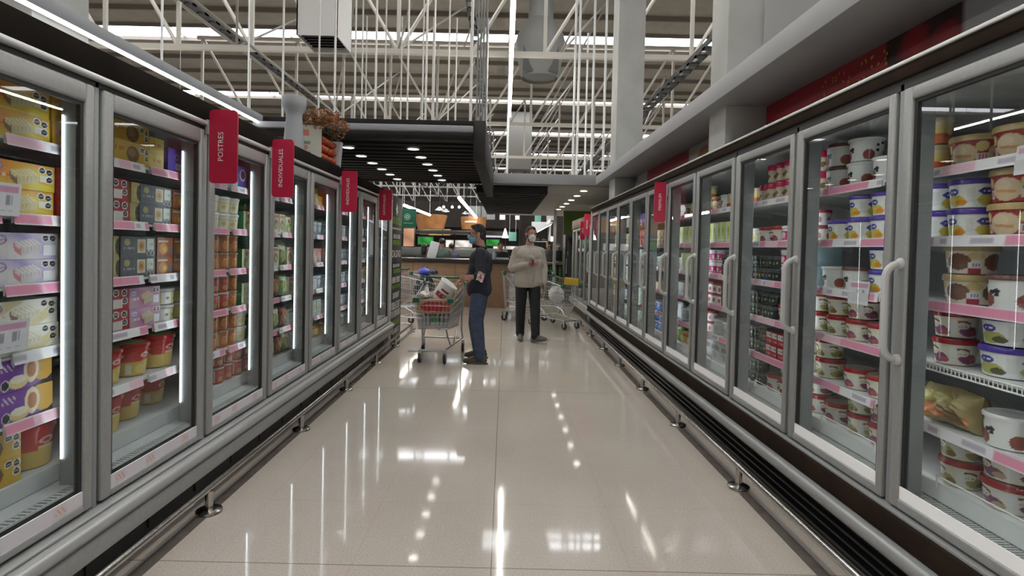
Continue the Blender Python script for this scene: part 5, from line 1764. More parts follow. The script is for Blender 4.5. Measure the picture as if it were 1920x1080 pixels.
# ------------------------------------------------------------------ dark slatted canopy hung over the aisle
SLAT = noisy('black_slat', (.009, .008, .008), (.013, .012, .011), 5, .7, spec=.25)
c1 = thing('slatted_canopy', 'black slatted canopy with two rows of downlights hung above the silver-bumper freezer', 'canopy', (-1.4, 7.5, 2.55))
off = (1.4, -7.5, -2.55)
mb = MB()
for q in range(15):
    y = 5.52 + q * .25
    mb.box(-2.45, y, 2.56, -.34, y + .14, 2.64)
obj('slats', mb, SLAT, c1, loc=off, smooth=False)
obj('backing_board', MB().box(-2.45, 5.46, 2.66, -.30, 9.24, 2.70), SLAT, c1, loc=off, smooth=False)
mb = MB()
mb.bbox(-.34, 5.42, 2.30, -.22, 9.27, 2.70, .01)
mb.bbox(-2.52, 5.44, 2.50, -.30, 5.50, 2.57, .01)
mb.bbox(-2.52, 9.20, 2.52, -.30, 9.27, 2.70, .01)
mb.bbox(-2.52, 5.44, 2.545, -2.45, 9.27, 2.70, .01)
obj('fascia', mb, noisy('black_laminate', (.012, .010, .009), (.017, .014, .013), 5, .55, spec=.3), c1, loc=off)
rnd = random.Random(3)
for yy in (5.7, 6.9, 8.1, 9.1):
    for k in range(5):
        x = -2.30 + k * .47 + rnd.uniform(-.12, .12)
        mb = MB().tube([(x, yy, 2.68), (x, yy, 5.25)], .012, 8)
        mb.box(x - .03, yy - .03, 2.69, x + .03, yy + .03, 2.72)
        obj('hanger_rod', mb, mat('pale_rod', (.62, .61, .59), .4), c1, loc=off)


def downlight(x, y, z, r, label, group):
    t = thing('ceiling_downlight', label, 'light', (x, y, z), 0, group)
    obj('bezel', MB().lathe([(r * .82, .004), (r * .86, -.004), (r, -.004), (r * 1.02, .006)], 24), WHITE, t)
    obj('lamp', MB().lathe([(0, -.001), (r * .82, -.001)], 24), DOWN, t, smooth=False)
    ld = bpy.data.lights.new('spot', 'SPOT')
    ld.energy = 16.
    ld.color = (1., .94, .84)
    ld.spot_size = R(115)
    ld.spot_blend = .8
    ld.shadow_soft_size = .05
    lo = bpy.data.objects.new('spot', ld)
    COL.objects.link(lo)
    lo.parent = t
    lo.location = (0, 0, -.012)


for c, x in enumerate((-1.835, -1.085)):
    for k in range(6):
        downlight(x, 6.27 + k * .568, 2.552, .075, '%s downlight from the front in the %s row of the black slatted canopy' % (ORD[k], ('outer', 'inner')[c]), 'downlights in the slatted canopy')
for k in range(6):
    downlight(1.41, 9.89 + k * .93, 2.505, .075, '%s downlight from the front in the grey soffit by the freezer end' % ORD[k], 'downlights in the grey soffit')

c2 = thing('slatted_canopy', 'lower black slatted canopy under the white bulkhead behind the walking man', 'canopy', (.1, 12, 2.4))
off = (-.1, -12, -2.4)
mb = MB()
for q in range(15):
    y = 9.40 + q * .37
    mb.box(-.52, y, 2.38, .71, y + .22, 2.46)
obj('slats', mb, SLAT, c2, loc=off, smooth=False)
obj('fascia', MB().bbox(-.52, 9.31, 2.385, .71, 9.36, 2.515, .006).box(-.52, 9.36, 2.48, .71, 14.9, 2.51), SLAT, c2, loc=off)

# linear lamp frame over the silver-bumper freezer
t = thing('linear_light', 'pale linear lamp frame hanging above the silver-bumper freezer', 'light', (-2.45, 4.0, 2.6))
off = (2.45, -4., -2.6)
mb = MB().bbox(-2.50, 2.2, 2.625, -2.44, 5.42, 2.70, .006)
mb.bbox(-2.50, 5.33, 2.565, -.34, 5.40, 2.625, .006)
obj('housing', mb, mat('lamp_housing', (.24, .245, .265), .6), t, loc=off)
obj('lamp', MB().box(-2.464, 2.25, 2.608, -2.447, 5.33, 2.625), emis('strip_lamp', (1., .98, .95), 9.), t, loc=off, smooth=False)
for yy in (2.6, 3.9, 5.2):
    obj('hanger_rod', MB().tube([(-2.485, yy, 2.70), (-2.485, yy, 5.22)], .008, 6), WHITE, t, loc=off)


def linear_lamp(x, y0, y1, z, label, rodz, wd=.075, group=None):
    t = thing('linear_lamp', label, 'light', (x, (y0 + y1) / 2, z), 0, group)
    L_ = y1 - y0
    obj('housing', MB().bbox(-wd / 2, -L_ / 2, .03, wd / 2, L_ / 2, .09, .005), WHITE, t)
    obj('lamp', MB().bbox(-wd / 2 + .004, -L_ / 2 + .01, -.012, wd / 2 - .004, L_ / 2 - .01, .03, .01), TUBE, t)
    mb = MB()
    for q in range(max(2, int(L_ / 3))):
        yy = -L_ / 2 + .4 + q * (L_ - .8) / max(1, int(L_ / 3) - 1)
        mb.tube([(0, yy, .09), (0, yy, rodz - z)], .006, 6)
    obj('hanger_rod', mb, WHITE, t)
    return t


linear_lamp(.035, -6.5, 13.65, 4.73, 'long white linear lamp hanging over the middle of the aisle', 8.2)
tag(obj('hanger_pole', MB().tube([(.005, 13.75, 2.70), (.005, 13.75, 8.2)], .028, 8), WHITE), 'white vertical pole below the end of the long aisle lamp', 'pole')
# white rods and conduits dropping to the bulkhead
for k, (px, Y) in enumerate(((1083, 10.0), (1098, 12.0), (1132, 9.25), (1075, 9.4), (1110, 9.25))):
    p = at(px, 250, Y)
    tag(obj('hanger_rod', MB().tube([(p.x, Y, 2.66), (p.x, Y, 6.2)], .02, 8), WHITE), 'white hanger rod, %s of those standing on the bulkhead beside the column' % ORD[k], 'rod', 'rods on the bulkhead')
# risers in the corner of the canopy
mb = MB()
for k in range(4):
    mb.tube([(-.33 + .03 * k, 5.7, 2.705), (-.33 + .03 * k, 5.7, 5.2)], .010, 8)
tag(obj('conduit_riser', mb, mat('grey_conduit', (.17, .175, .18), .5)), 'bundle of grey conduits rising from the canopy corner', 'pipe')

# air duct with an open mouth, and a dark duct behind the lamp
t = thing('ventilation_duct', 'white square air duct dropping from the roof with a dark open mouth', 'duct', (-2.83, 8.37, 4.49))
mb = MB()
xa, xb, ya, yb = -.30, .30, -.37, .37
for bx in ((xa, ya, .0, xb, ya + .02, 3.4), (xa, yb - .02, .0, xb, yb, 3.4), (xa, ya, .0, xa + .02, yb, 3.4), (xb - .02, ya, .0, xb, yb, 3.4)):
    mb.box(*bx)
obj('casing', mb, mat('white_duct', (.70, .69, .67), .5), t, smooth=False)
mb = MB()
mb.box(xa + .02, ya + .02, .35, xb - .02, yb - .02, .37)
for q in range(6):
    mb.box(xa + .02, ya + .05 + q * .11, .04, xb - .02, ya + .07 + q * .11, .14)
obj('louvre', mb, BLACKP, t, smooth=False)
t = thing('ventilation_duct', 'dark square air duct with a round cowl hanging behind the aisle lamp', 'duct', (.74, 13.2, 5.35))
obj('casing', MB().bbox(-.42, -.42, .25, .42, .42, 1.1, .02), mat('dark_duct', (.10, .10, .095), .5), t)
obj('cowl', MB().lathe([(.44, .20), (.62, 1.0), (.55, 1.25), (.30, 1.6), (.30, 2.6)], 24), mat('grey_cowl', (.22, .215, .20), .5), t)
t = thing('ventilation_duct', 'grey air duct hanging further off above the white bulkhead', 'duct', (.55, 26.3, 5.2))
obj('casing', MB().bbox(-.6, -.6, 0, .6, .6, 2.7, .02), mat('grey_duct', (.20, .19, .175), .5), t)
obj('cowl', MB().lathe([(.9, -.7), (.35, -.35), (.2, .1)], 20), mat('grey_cowl', (.22, .215, .20), .5), t)

# daylight also reaches the shop through the skylights behind the camera; two unseen lamp rows are added for general fill light
for k, x in enumerate((-8.2, 8.2)):
    linear_lamp(x, -5, 14, 4.73, 'long unseen linear lamp added as fill light beyond the %s freezer' % ('silver-bumper', 'brown-skirt')[k], 8.2)
# ------------------------------------------------------------------ the end of the aisle and the food hall behind
WOODC = noisy('tan_counter_laminate', (.27, .155, .085), (.32, .19, .11), 5, .5)
DKWOOD = noisy('dark_counter_top', (.018, .015, .013), (.03, .025, .02), 8, .35)
ORWOOD = noisy('orange_wood', (.36, .15, .045), (.46, .21, .07), 3, .45)
DKWALL = noisy('dark_brown_wall', (.035, .026, .021), (.05, .037, .03), 2, .6)
GREENP = mat('green_signboard', (.010, .125, .068), .5)
TEAL = mat('pale_teal_signboard', (.20, .50, .40), .5)
GREENWALL = noisy('moss_green_wall', (.055, .085, .012), (.075, .115, .018), 2, .7)
NEON = emis('green_neon', (.12, .85, .16), 1.5)
WARM = emis('lit_menu', (1.0, .80, .36), 1.6)
WLIT = emis('white_lit_panel', (1.0, .97, .92), 1.4)


def part(name, mb, m, parent, **k):
    l = Vector(parent.location)
    return obj(name, mb, m, parent, loc=-l, **k)


# black chalkboard end panel after the silver-bumper freezer
t = thing('chalkboard_panel', 'tall black chalkboard panel with green and white writing at the freezer end', 'sign', (-1.66, 8.05, 0))
mb = MB().bbox(-1.70, 7.70, .0, -1.615, 8.46, 2.16, .006)
part('board', mb, noisy('chalkboard', (.022, .022, .021), (.032, .032, .030), 6, .5), t)
part('edge_trim', MB().bbox(-1.71, 7.685, 0, -1.608, 7.705, 2.17, .004), ALU_L, t)
wm, gm = MB(), MB()
def line(mb, body, zc, sz, yc=8.08, sq=1.):
    M = Matrix.Translation((-1.6135, yc, zc)) @ Matrix.Rotation(R(90), 4, 'Z') @ Matrix.Rotation(R(90), 4, 'X') @ Matrix.Diagonal((sq, 1, 1, 1))
    mb.text(body, sz, M)
for i, (zc, h_, m_, w0, w1, seed) in enumerate(((1.80, .10, gm, .06, .70, 1), (1.685, .025, wm, .04, .68, 2), (1.57, .06, wm, .10, .60, 3), (1.48, .07, gm, .08, .62, 4), (1.14, .05, wm, .10, .6, 5), (1.06, .06, gm, .16, .64, 6),
                                                  (.93, .09, wm, .04, .62, 7), (.83, .055, gm, .06, .66, 8), (.70, .08, wm, .12, .60, 9), (.55, .11, wm, .04, .68, 10), (.43, .09, wm, .04, .66, 11), (.29, .08, gm, .06, .60, 12), (.17, .07, wm, .14, .62, 13))):
    rnd = random.Random(seed)
    y = 7.72 + w0
    while y < 7.70 + w1:
        wd = rnd.uniform(.3, .65) * h_
        # chalk strokes of one unreadable letter
        k = rnd.randrange(4)
        x_ = -1.6135
        st_ = h_ * .16
        if k != 2: m_.box(x_ - .001, y, zc - h_ / 2, x_, y + st_, zc + h_ / 2)
        if k != 1: m_.box(x_ - .001, y, zc + h_ / 2 - st_, x_, y + wd, zc + h_ / 2)
        if k != 3: m_.box(x_ - .001, y, zc - h_ / 2, x_, y + wd, zc - h_ / 2 + st_)
        if k in (0, 2): m_.box(x_ - .001, y + wd - st_, zc - h_ / 2, x_, y + wd, zc + h_ / 2)
        if k == 1: m_.box(x_ - .001, y, zc - st_ / 2, x_, y + wd * .8, zc + st_ / 2)
        y += wd + h_ * .18
line(wm, 'CALIDAD', 1.31, .15, 8.05)
# drawn flower emblem at the top
wm.prism([(8.04 + (.105 if q % 2 else .05) * math.cos(q * PI / 7), 1.97 + (.105 if q % 2 else .05) * math.sin(q * PI / 7)) for q in range(14)], 'x', -1.6145, -1.6125)
part('lettering', wm, mat('white_chalk', (.80, .80, .77), .9), t, smooth=False)
part('lettering', gm, mat('green_chalk', (.26, .46, .05), .9), t, smooth=False)

# vase, pumpkins and flowers on top of the silver-bumper freezer
ZT = 2.182
mb = MB().lathe([(0, .0), (.088, .0), (.087, .015), (.072, .22), (.064, .31), (.068, .345), (.092, .385), (.098, .43), (.096, .475), (.088, .48), (.082, .45), (.0, .44)], 36)
tag(obj('floor_vase', mb, noisy('matt_grey_vase', (.26, .27, .285), (.30, .31, .325), 4, .7), None, (-1.80, 4.58, ZT)), 'tall flared grey vase on top of the silver-bumper freezer', 'vase')
t = thing('flower_planter', 'white planter with a printed end panel and orange flowers on the silver-bumper freezer', 'planter', (-1.70, 4.95, ZT))
mb = MB()
mb.prism([(-1.64, ZT), (-1.78, ZT), (-1.81, ZT + .25), (-1.62, ZT + .25)], 'y', 5.29, 5.36)
part('end_wall', mb, mat('planter_white', (.45, .46, .47), .5), t)
def endp(u, v):
    if .15 < u < .55 and .66 < v < .86: return (.42, .13, .10)
    if .15 < u < .6 and .38 < v < .50: return (.10, .20, .12)
    if .2 < u < .5 and .22 < v < .34: return (.42, .16, .13)
    if .2 < u < .6 and .06 < v < .14: return (.12, .20, .13)
    return (.42, .41, .36)
mb = MB()
mb.grid(lambda u, v: (-1.80 + .19 * u - .012 * v, 4.64 + .05 * u, ZT + .27 * v), 26, 30, endp)
mb.prism([(-1.80, 4.644), (-1.61, 4.694), (-1.61, 4.71), (-1.80, 4.66)], 'z', ZT, ZT + .27, 0, (.40, .40, .36))
part('printed_panel', mb, PRINT, t, smooth=False)
mb = MB()
for x, z in ((-1.63, ZT + .006), (-1.63, ZT + .25), (-1.80, ZT + .25)):
    mb.bbox(x - .006, 4.70, z - .006, x + .006, 5.29, z + .006, .002)
mb.box(-1.80, 4.70, ZT, -1.79, 5.29, ZT + .25)
mb.box(-1.80, 4.70, ZT, -1.63, 5.29, ZT + .006)
part('frame', mb, BLACK, t)
rnd = random.Random(9)
fl, st = MB(), MB()
for k in range(640):
    u = rnd.random()
    y = 4.66 + .58 * u
    r_ = .165 * math.sqrt(rnd.random())
    a = rnd.random() * 2 * PI
    hgt = .325 + .05 * math.sin(PI * min(1, u * 1.1))
    c = Vector((-1.655 + 1.0 * r_ * math.cos(a), y + .05 * math.sin(a), ZT + hgt + .62 * r_ * math.sin(a)))
    w_ = rnd.uniform(.010, .017)
    col = rnd.choice(((.30, .095, .012), (.36, .13, .015), (.22, .06, .010), (.40, .17, .03)))
    for q in range(5):
        b_ = a + q * 1.257 + rnd.random()
        e = rnd.uniform(-.5, .9)
        d = Vector((math.cos(b_) * math.cos(e), math.sin(b_) * math.cos(e), math.sin(e)))
        s_ = d.cross(Vector((0, 0, 1))).normalized() if abs(d.z) < .95 else Vector((1, 0, 0))
        n_ = d.cross(s_)
        fl._add([c, c + d * w_ * .6 + s_ * w_ * .4 + n_ * .004, c + d * w_ * 1.3, c + d * w_ * .6 - s_ * w_ * .4 + n_ * .004], [(0, 1, 2, 3)], 0, [col] * 4)
    if k % 4 == 0:
        st.tube([(-1.72 + .25 * r_ * math.cos(a), y, ZT + .27), c], .002, 5)
for k in range(60):
    st.ball((-1.71 + rnd.uniform(-.07, .07), 4.74 + .54 * rnd.random(), ZT + .285 + rnd.uniform(-.01, .03)), .018, .03, .018, 8)
fo = part('flower_heads', fl, PRINTG, t, smooth=False)
fo['kind'] = 'stuff'
sto = part('stems', st, mat('dark_leaf', (.014, .030, .010), .6), t)
sto['kind'] = 'stuff'
PUMP = noisy('pumpkin_skin', (.40, .060, .016), (.48, .09, .022), 10, .45)
pm = MB()
vs, fs = [], []
n = 30
for i in range(11):
    ph_ = -PI / 2 + PI * i / 10
    for j in range(n):
        th_ = 2 * PI * j / n
        r_ = math.cos(ph_) * (1 + .06 * math.cos(8 * th_))
        vs.append((.047 * r_ * math.cos(th_), .047 * r_ * math.sin(th_), .034 + .034 * math.sin(ph_) * (1 - .12 * math.cos(ph_))))
for i in range(10):
    for j in range(n):
        fs.append((i * n + j, i * n + (j + 1) % n, (i + 1) * n + (j + 1) % n, (i + 1) * n + j))
pm._add(vs, fs)
pme = pm.mesh('pumpkin', PUMP)
sme = MB().tube([(0, 0, .062), (.002, .001, .070), (.006, .002, .074)], [.006, .004, .0035], 8).mesh('stalk', mat('pumpkin_stalk', (.10, .12, .03), .7))
k = 0
for row, z in enumerate((ZT + .008, ZT + .085, ZT + .162)):
    for q in range(5):
        o = bpy.data.objects.new('pumpkin', pme)
        COL.objects.link(o)
        o.location = (-1.69, 4.79 + q * .108 + (.0 if row != 1 else .012), z)
        o.rotation_euler = (0, 0, k * 1.3)
        tag(o, 'orange pumpkin, %s from the printed panel in the %s row of the flower planter' % (ORD[q], ('bottom', 'middle', 'top')[row]), 'pumpkin', 'pumpkins in the flower planter')
        s_ = bpy.data.objects.new('stalk', sme); COL.objects.link(s_); s_.parent = o
        k += 1

# floor mat by the rail end
tag(obj('floor_cover', MB().bbox(-1.29, 7.33, .0, -1.02, 7.52, .006, .002), ALU_D), 'small dark metal floor cover beside the rail end', 'floor cover')

# tall glass cooler after the brown-skirt freezer
t = thing('tall_cooler', 'narrow grey glass-door cooler standing after the brown-skirt freezer', 'cooler', (2.0, 11.7, 0))
xa, ya, yb = 1.62, 10.42, 13.0
mb = MB()
mb.box(2.3, ya, .1, 2.36, yb, 2.02)
mb.box(xa + .02, ya, 1.93, 2.36, yb, 2.02)
mb.box(xa, ya - .04, .1, 2.36, ya, 2.02); mb.box(xa, yb, .1, 2.36, yb + .04, 2.02)
mb.box(xa + .05, ya, .28, 2.3, yb, .34)
part('cabinet_body', mb, INNER, t, smooth=False)
mb = MB().bbox(xa - .02, ya - .05, 1.92, xa + .05, yb + .05, 2.12, .008)
part('header', mb, noisy('wood_print_header', (.16, .11, .075), (.24, .17, .12), 6, .5), t)
mb = MB().bbox(xa - .05, ya - .05, .20, xa + .03, yb + .05, .33, .01)
part('bumper', mb, ALU_L, t)
part('kick_plate', MB().box(xa + .05, ya, 0, xa + .09, yb, .22), BLACKP, t, smooth=False)
for k in range(4):
    y0_ = ya + k * .645
    fr = MB()
    for bx in ((xa, y0_ + .01, .34, xa + .035, y0_ + .075, 1.91), (xa, y0_ + .57, .34, xa + .035, y0_ + .635, 1.91), (xa, y0_ + .07, 1.85, xa + .035, y0_ + .58, 1.91), (xa, y0_ + .07, .34, xa + .035, y0_ + .58, .41)):
        fr.bbox(*bx, .006)
    d = part('door', fr, ALU, t)
    g = MB()
    g._add([(xa + .02, y0_ + .07, .40), (xa + .02, y0_ + .58, .40), (xa + .02, y0_ + .58, 1.86), (xa + .02, y0_ + .07, 1.86)], [(0, 1, 2, 3)])
    obj('glass_pane', g, GLASS, d, smooth=False)
    sh = MB()
    for z in (.70, 1.05, 1.40):
        sh.box(xa + .10, y0_ + .02, z, 2.28, y0_ + .62, z + .015)
    part('shelf', sh, ALU_L, t, smooth=False)
    for i, z in enumerate((.345, .72, 1.07, 1.42)):
        bm_ = MB()
        bm_.bbox(-.15, -.24, 0, .15, .24, (.26, .24, .26, .28)[i], .01)
        c_ = ((.10, .13, .17), (.13, .17, .20), (.06, .16, .10), (.24, .34, .28))[i]
        o = tag(obj('ice_bag', bm_, mat('cooler_goods_%d' % i, c_, .5), None, (xa + .33, y0_ + .322, z)), '%s pack on the %s level behind the %s door of the narrow cooler' % (('dark blue', 'slate', 'deep green', 'pale mint')[i], ('lowest', 'second', 'third', 'top')[i], ORD[k]), 'pack')
flag_sign(1, 1.62, 11.05, 1.645, 2.017, .095, 'HIELO', 'crimson flag sign on the narrow cooler beyond the freezer')

# front service counter with tan panels
t = thing('service_counter', 'long tan-fronted service counter with a dark worktop across the aisle end', 'counter', (-1.3, 13.3, 0))
x1 = at(955, 520, 13.0).x
part('front_panel', MB().bbox(-4.2, 13.0, .0, x1, 13.05, 1.06, .006), WOODC, t)
part('side_panel', MB().bbox(x1 - .05, 13.05, 0, x1, 13.75, 1.06, .006), WOODC, t)
part('worktop', MB().bbox(-4.25, 12.95, 1.06, x1 + .03, 13.8, 1.15, .008), DKWOOD, t)
mb = MB()
for x in (-3.2, -2.2, -1.2): mb.box(x, 12.995, .02, x + .008, 13.0, 1.04)
part('panel_joint', mb, BLACKP, t, smooth=False)
# things along the counter
def simple(name, cat, label, mb, m, loc=(0, 0, 0), rot=(0, 0, 0), smooth=True, group=None):
    return tag(obj(name, mb, m, None, loc, rot, smooth=smooth), label, cat, group)
p = at(925, 480, 13.3)
simple('paper_stack', 'paper', 'white papers stacked on the dark worktop', MB().bbox(-.18, -.10, 0, .18, .10, .05, .004), WHITEP, (p.x + .2, 13.3, 1.151))
simple('bottle', 'bottle', 'clear pump bottle on the dark worktop', MB().lathe([(0, 0), (.045, .002), (.047, .02), (.047, .15), (.02, .19), (.014, .20), (.014, .25), (0, .252)], 20), mat('clear_bottle', (.42, .45, .47), .2), (at(927, 480, 13.3).x, 13.12, 1.151))
simple('sign_board', 'sign', 'leaning white notice on the dark worktop behind the chalkboard', MB().bbox(-.11, -.008, 0, .11, .008, .42, .003), WHITEP, (at(808, 470, 13.3).x, 13.3, 1.151), (R(-8), R(14), 0))
# wooden drums hanging over the food hall
for k, (xa_, xb_, ya_, yb_, Y, tp, lb_) in enumerate(((778, 838, 403, 441, 24, .72, 'orange wooden drum sign hanging behind the green banner'), (864, 912, 407, 431, 24, .92, 'orange wooden drum sign hanging above the blue-masked shopper'))):
    a_, b_ = at(xa_, ya_, Y), at(xb_, yb_, Y)
    r_ = (b_.x - a_.x) / 2
    mb = MB().lathe([(r_ * tp * .9, 0), (r_ * tp, .01), (r_, a_.z - b_.z), (r_ * .95, a_.z - b_.z + .01)], 40, (0, 0, 0))
    t = thing('drum_sign', lb_, 'sign', ((a_.x + b_.x) / 2, Y, b_.z))
    obj('drum', mb, ORWOOD, t)
    mb = MB()
    for q in range(4):
        an = R(45 + 90 * q)
        mb.tube([(r_ * .8 * math.cos(an), r_ * .8 * math.sin(an), a_.z - b_.z), (r_ * .8 * math.cos(an), r_ * .8 * math.sin(an), 5.3 - b_.z)], .012, 6)
    obj('hanger_rod', mb, BLACK, t)
    if k:
        mb = MB()
        for q in range(26):
            an = R(-125 + q * 2)
            mb.box((r_ + .02) * math.cos(an) - .02, (r_ + .02) * math.sin(an) - .01, .28, (r_ + .02) * math.cos(an) + .02, (r_ + .02) * math.sin(an) + .0, .36)
        obj('lettering', mb, mat('cream_letters', (.66, .60, .50), .5), t, smooth=False)
# dark bulkhead wall over the food hall, and its back wall
mb = MB()
mb.box(-14, 30, 2.55, .9, 30.3, 3.95)
mb.box(-14, 30.3, 3.75, .9, 44, 3.95)
mb.box(-14, 36, 0, .9, 36.3, 3.9)
struct('wall_hall', mb, DKWALL, 'dark brown bulkhead over the food hall', smooth=False)
mb = MB()
mb.box(.9, 33, 0, 9, 33.3, 4.4)
struct('wall_end', mb, DKWALL, 'dark end wall beyond the bakery', smooth=False)
mb = MB().box(2.35, 10.4, 0, 2.5, 13.1, 2.52)
mb.box(1.62, 15.1, 0, 6.0, 15.25, 2.52)
struct('wall_green', mb, GREENWALL, 'moss green wall beyond the tall cooler', smooth=False)
p = at(1040, 450, 15.0)
struct('trim_4', MB().bbox(p.x - .04, 14.95, 0, p.x + .04, 15.03, 2.515, .008), CONC, 'pale post at the edge of the green wall')
# hanging banners and signs
def hang_sign(label, xa_, ya_, xb_, yb_, Y, m, text=None, ring=False):
    a_, b_ = at(xa_, ya_, Y), at(xb_, yb_, Y)
    t = thing('hanging_sign', label, 'sign', ((a_.x + b_.x) / 2, Y, b_.z))
    w2, h_ = (b_.x - a_.x) / 2, a_.z - b_.z
    obj('board', MB().bbox(-w2, -.015, 0, w2, .015, h_, .006), m, t)
    mb = MB()
    for s in (-1, 1): mb.tube([(s * w2 * .8, 0, h_), (s * w2 * .8, 0, h_ + 1.6)], .006, 6)
    obj('cord', mb, WHITE, t)
    if ring:
        mb = MB()
        mb.tube([(-.03 * w2 / .2 + .28 * w2 * 1.35 * math.cos(q / 28 * 2 * PI), -.018, h_ * .56 + .28 * w2 * 1.35 * math.sin(q / 28 * 2 * PI)) for q in range(28)], .012 * w2 / .25, 6, closed=True)
        mb.tube([(-.03 * w2 / .2 + .12 * w2 * 1.35 * math.cos(q / 28 * 2 * PI), -.018, h_ * .56 + .12 * w2 * 1.35 * math.sin(q / 28 * 2 * PI)) for q in range(28)], .02 * w2 / .25, 6, closed=True)
        for q in range(12): mb.box(-w2 * .6 + q * w2 * .1, -.018, h_ * .22, -w2 * .6 + q * w2 * .1 + w2 * .07, -.016, h_ * .25)
        obj('emblem', mb, mat('pale_green_print', (.36, .56, .48), .6), t)
    return t
hang_sign('green banner with a pale ring emblem above the parked carts', 752, 391, 780, 427, 12.2, GREENP, ring=True)
hang_sign('small pale green sign hanging behind the walking person', 954, 435, 968, 452, 20, TEAL)
hang_sign('tall teal banner hanging beside the white bakery shelf', 1003, 397, 1014, 430, 22, TEAL)
hang_sign('white hanging sign with dark windows near the black canopy', 879, 386, 912, 407, 26, mat('grey_white_board', (.45, .50, .50), .5))
hang_sign('white hanging panel next to the lower black canopy', 912, 402, 928, 412, 27, WHITEP)
hang_sign('white striped panel hanging by the dark end wall', 1025, 397, 1040, 413, 24, WHITEP)
# lit signs and menus
def lit(name, cat, label, xa_, ya_, xb_, yb_, Y, m, th=.05, case=BLACK):
    a_, b_ = at(xa_, ya_, Y), at(xb_, yb_, Y)
    t = thing(name, label, cat, ((a_.x + b_.x) / 2, Y, b_.z))
    w2, h_ = (b_.x - a_.x) / 2, a_.z - b_.z
    obj('casing', MB().bbox(-w2 - .03, .0, -.03, w2 + .03, th + .05, h_ + .03, .008), case, t)
    mb = MB()
    obj('lit_face', MB().box(-w2, -.012, 0, w2, -.002, h_), m, t, smooth=False)
    return t
def neon_face(name, seed, base, st_=1.):
    m = bpy.data.materials.new(name); m.use_nodes = True
    nt = m.node_tree; nt.nodes.clear()
    tc = nt.nodes.new('ShaderNodeTexCoord'); n = nt.nodes.new('ShaderNodeTexVoronoi'); n.inputs['Scale'].default_value = seed
    r = nt.nodes.new('ShaderNodeValToRGB'); r.color_ramp.elements[0].color = (*base, 1); r.color_ramp.elements[1].color = (*(c * .22 for c in base), 1)
    e = nt.nodes.new('ShaderNodeEmission'); e.inputs['Strength'].default_value = st_; o = nt.nodes.new('ShaderNodeOutputMaterial')
    nt.links.new(tc.outputs['Object'], n.inputs['Vector']); nt.links.new(n.outputs['Distance'], r.inputs['Fac']); nt.links.new(r.outputs['Color'], e.inputs['Color']); nt.links.new(e.outputs[0], o.inputs[0])
    return m
GN = neon_face('green_neon_menu', 3.5, (.10, .70, .14), .5)
YM = neon_face('amber_menu', 2.2, (1.0, .72, .25))
WM_ = neon_face('white_goods_menu', 3.0, (1.0, .92, .85))
lit('lit_sign', 'sign', 'green lit sign over the counter left of the fleece-wearing person', 784, 444, 812, 459, 26, GN)
lit('lit_sign', 'sign', 'green lit sign between the two shoppers', 912, 449, 936, 461, 26, GN)
lit('menu_sign', 'menu', 'wide amber lit menu board under the first wooden drum', 804, 430, 829, 441, 22.8, YM)
lit('menu_sign', 'menu', 'narrow amber lit menu board beside the wide one', 831, 430, 844, 441, 22.8, YM)
lit('lit_shelf', 'display shelf', 'white lit display case behind the violet jacket', 836, 450, 885, 464, 27, WM_)
lit('lit_shelf', 'display shelf', 'white lit fascia band behind the blue-masked shopper', 906, 437, 962, 446, 28, emis('dim_white_panel', (.9, .9, 1.), .55))
lit('lit_shelf', 'display shelf', 'white lit shelf behind the walking person', 925, 461, 972, 468, 26.6, WM_)
lit('poster_sign', 'poster', 'warm lit poster low behind the green banner', 757, 428, 776, 462, 20, neon_face('warm_poster', 1.3, (.80, .42, .25)))
lit('window_panel', 'panel', 'bright square window panel under the lower black canopy', 937, 403, 947, 412, 28, WLIT)
lit('window_panel', 'panel', 'second bright square panel nearer the walking person', 966, 404, 974, 412, 28, emis('pale_blue_panel', (.75, .85, 1.), 1.))
# rear counters
t = thing('food_counter', 'dark food counter with shelves behind the violet jacket', 'counter', (-2.6, 21, 0))
part('front_panel', MB().bbox(-6.0, 20.6, 0, .2, 20.65, 1.05, .01), noisy('reddish_panel', (.09, .035, .02), (.14, .055, .03), 3, .5), t)
part('worktop', MB().bbox(-6.1, 20.5, 1.05, .25, 21.4, 1.12, .01), DKWOOD, t)
part('sneeze_guard', MB().bbox(-6.0, 20.7, 1.12, .1, 20.72, 1.42, .004), mat('dull_glass_guard', (.12, .13, .13), .2), t)
part('canopy', MB().bbox(-6.1, 20.6, 1.95, .2, 22.4, 2.08, .01), DKWOOD, t)
mb = MB()
for x in (-5.9, -4, -2, .0): mb.tube([(x, 21.3, 1.12), (x, 21.3, 1.95)], .03, 8)
part('post', mb, BLACK, t)
for k in range(7):
    x = -5.4 + k * .85
    simple('counter_dish', 'dish', '%s covered dish from the chalkboard along the dark food counter' % ORD[k], MB().lathe([(0, 0), (.10, 0), (.15, .05), (.16, .06), (.10, .14), (.02, .17), (0, .18)], 18), mat('dish_%d' % (k % 3), ((.5, .5, .48), (.34, .12, .05), (.40, .36, .12))[k % 3], .4), (x, 20.95, 1.122), group='dishes on the food counter')
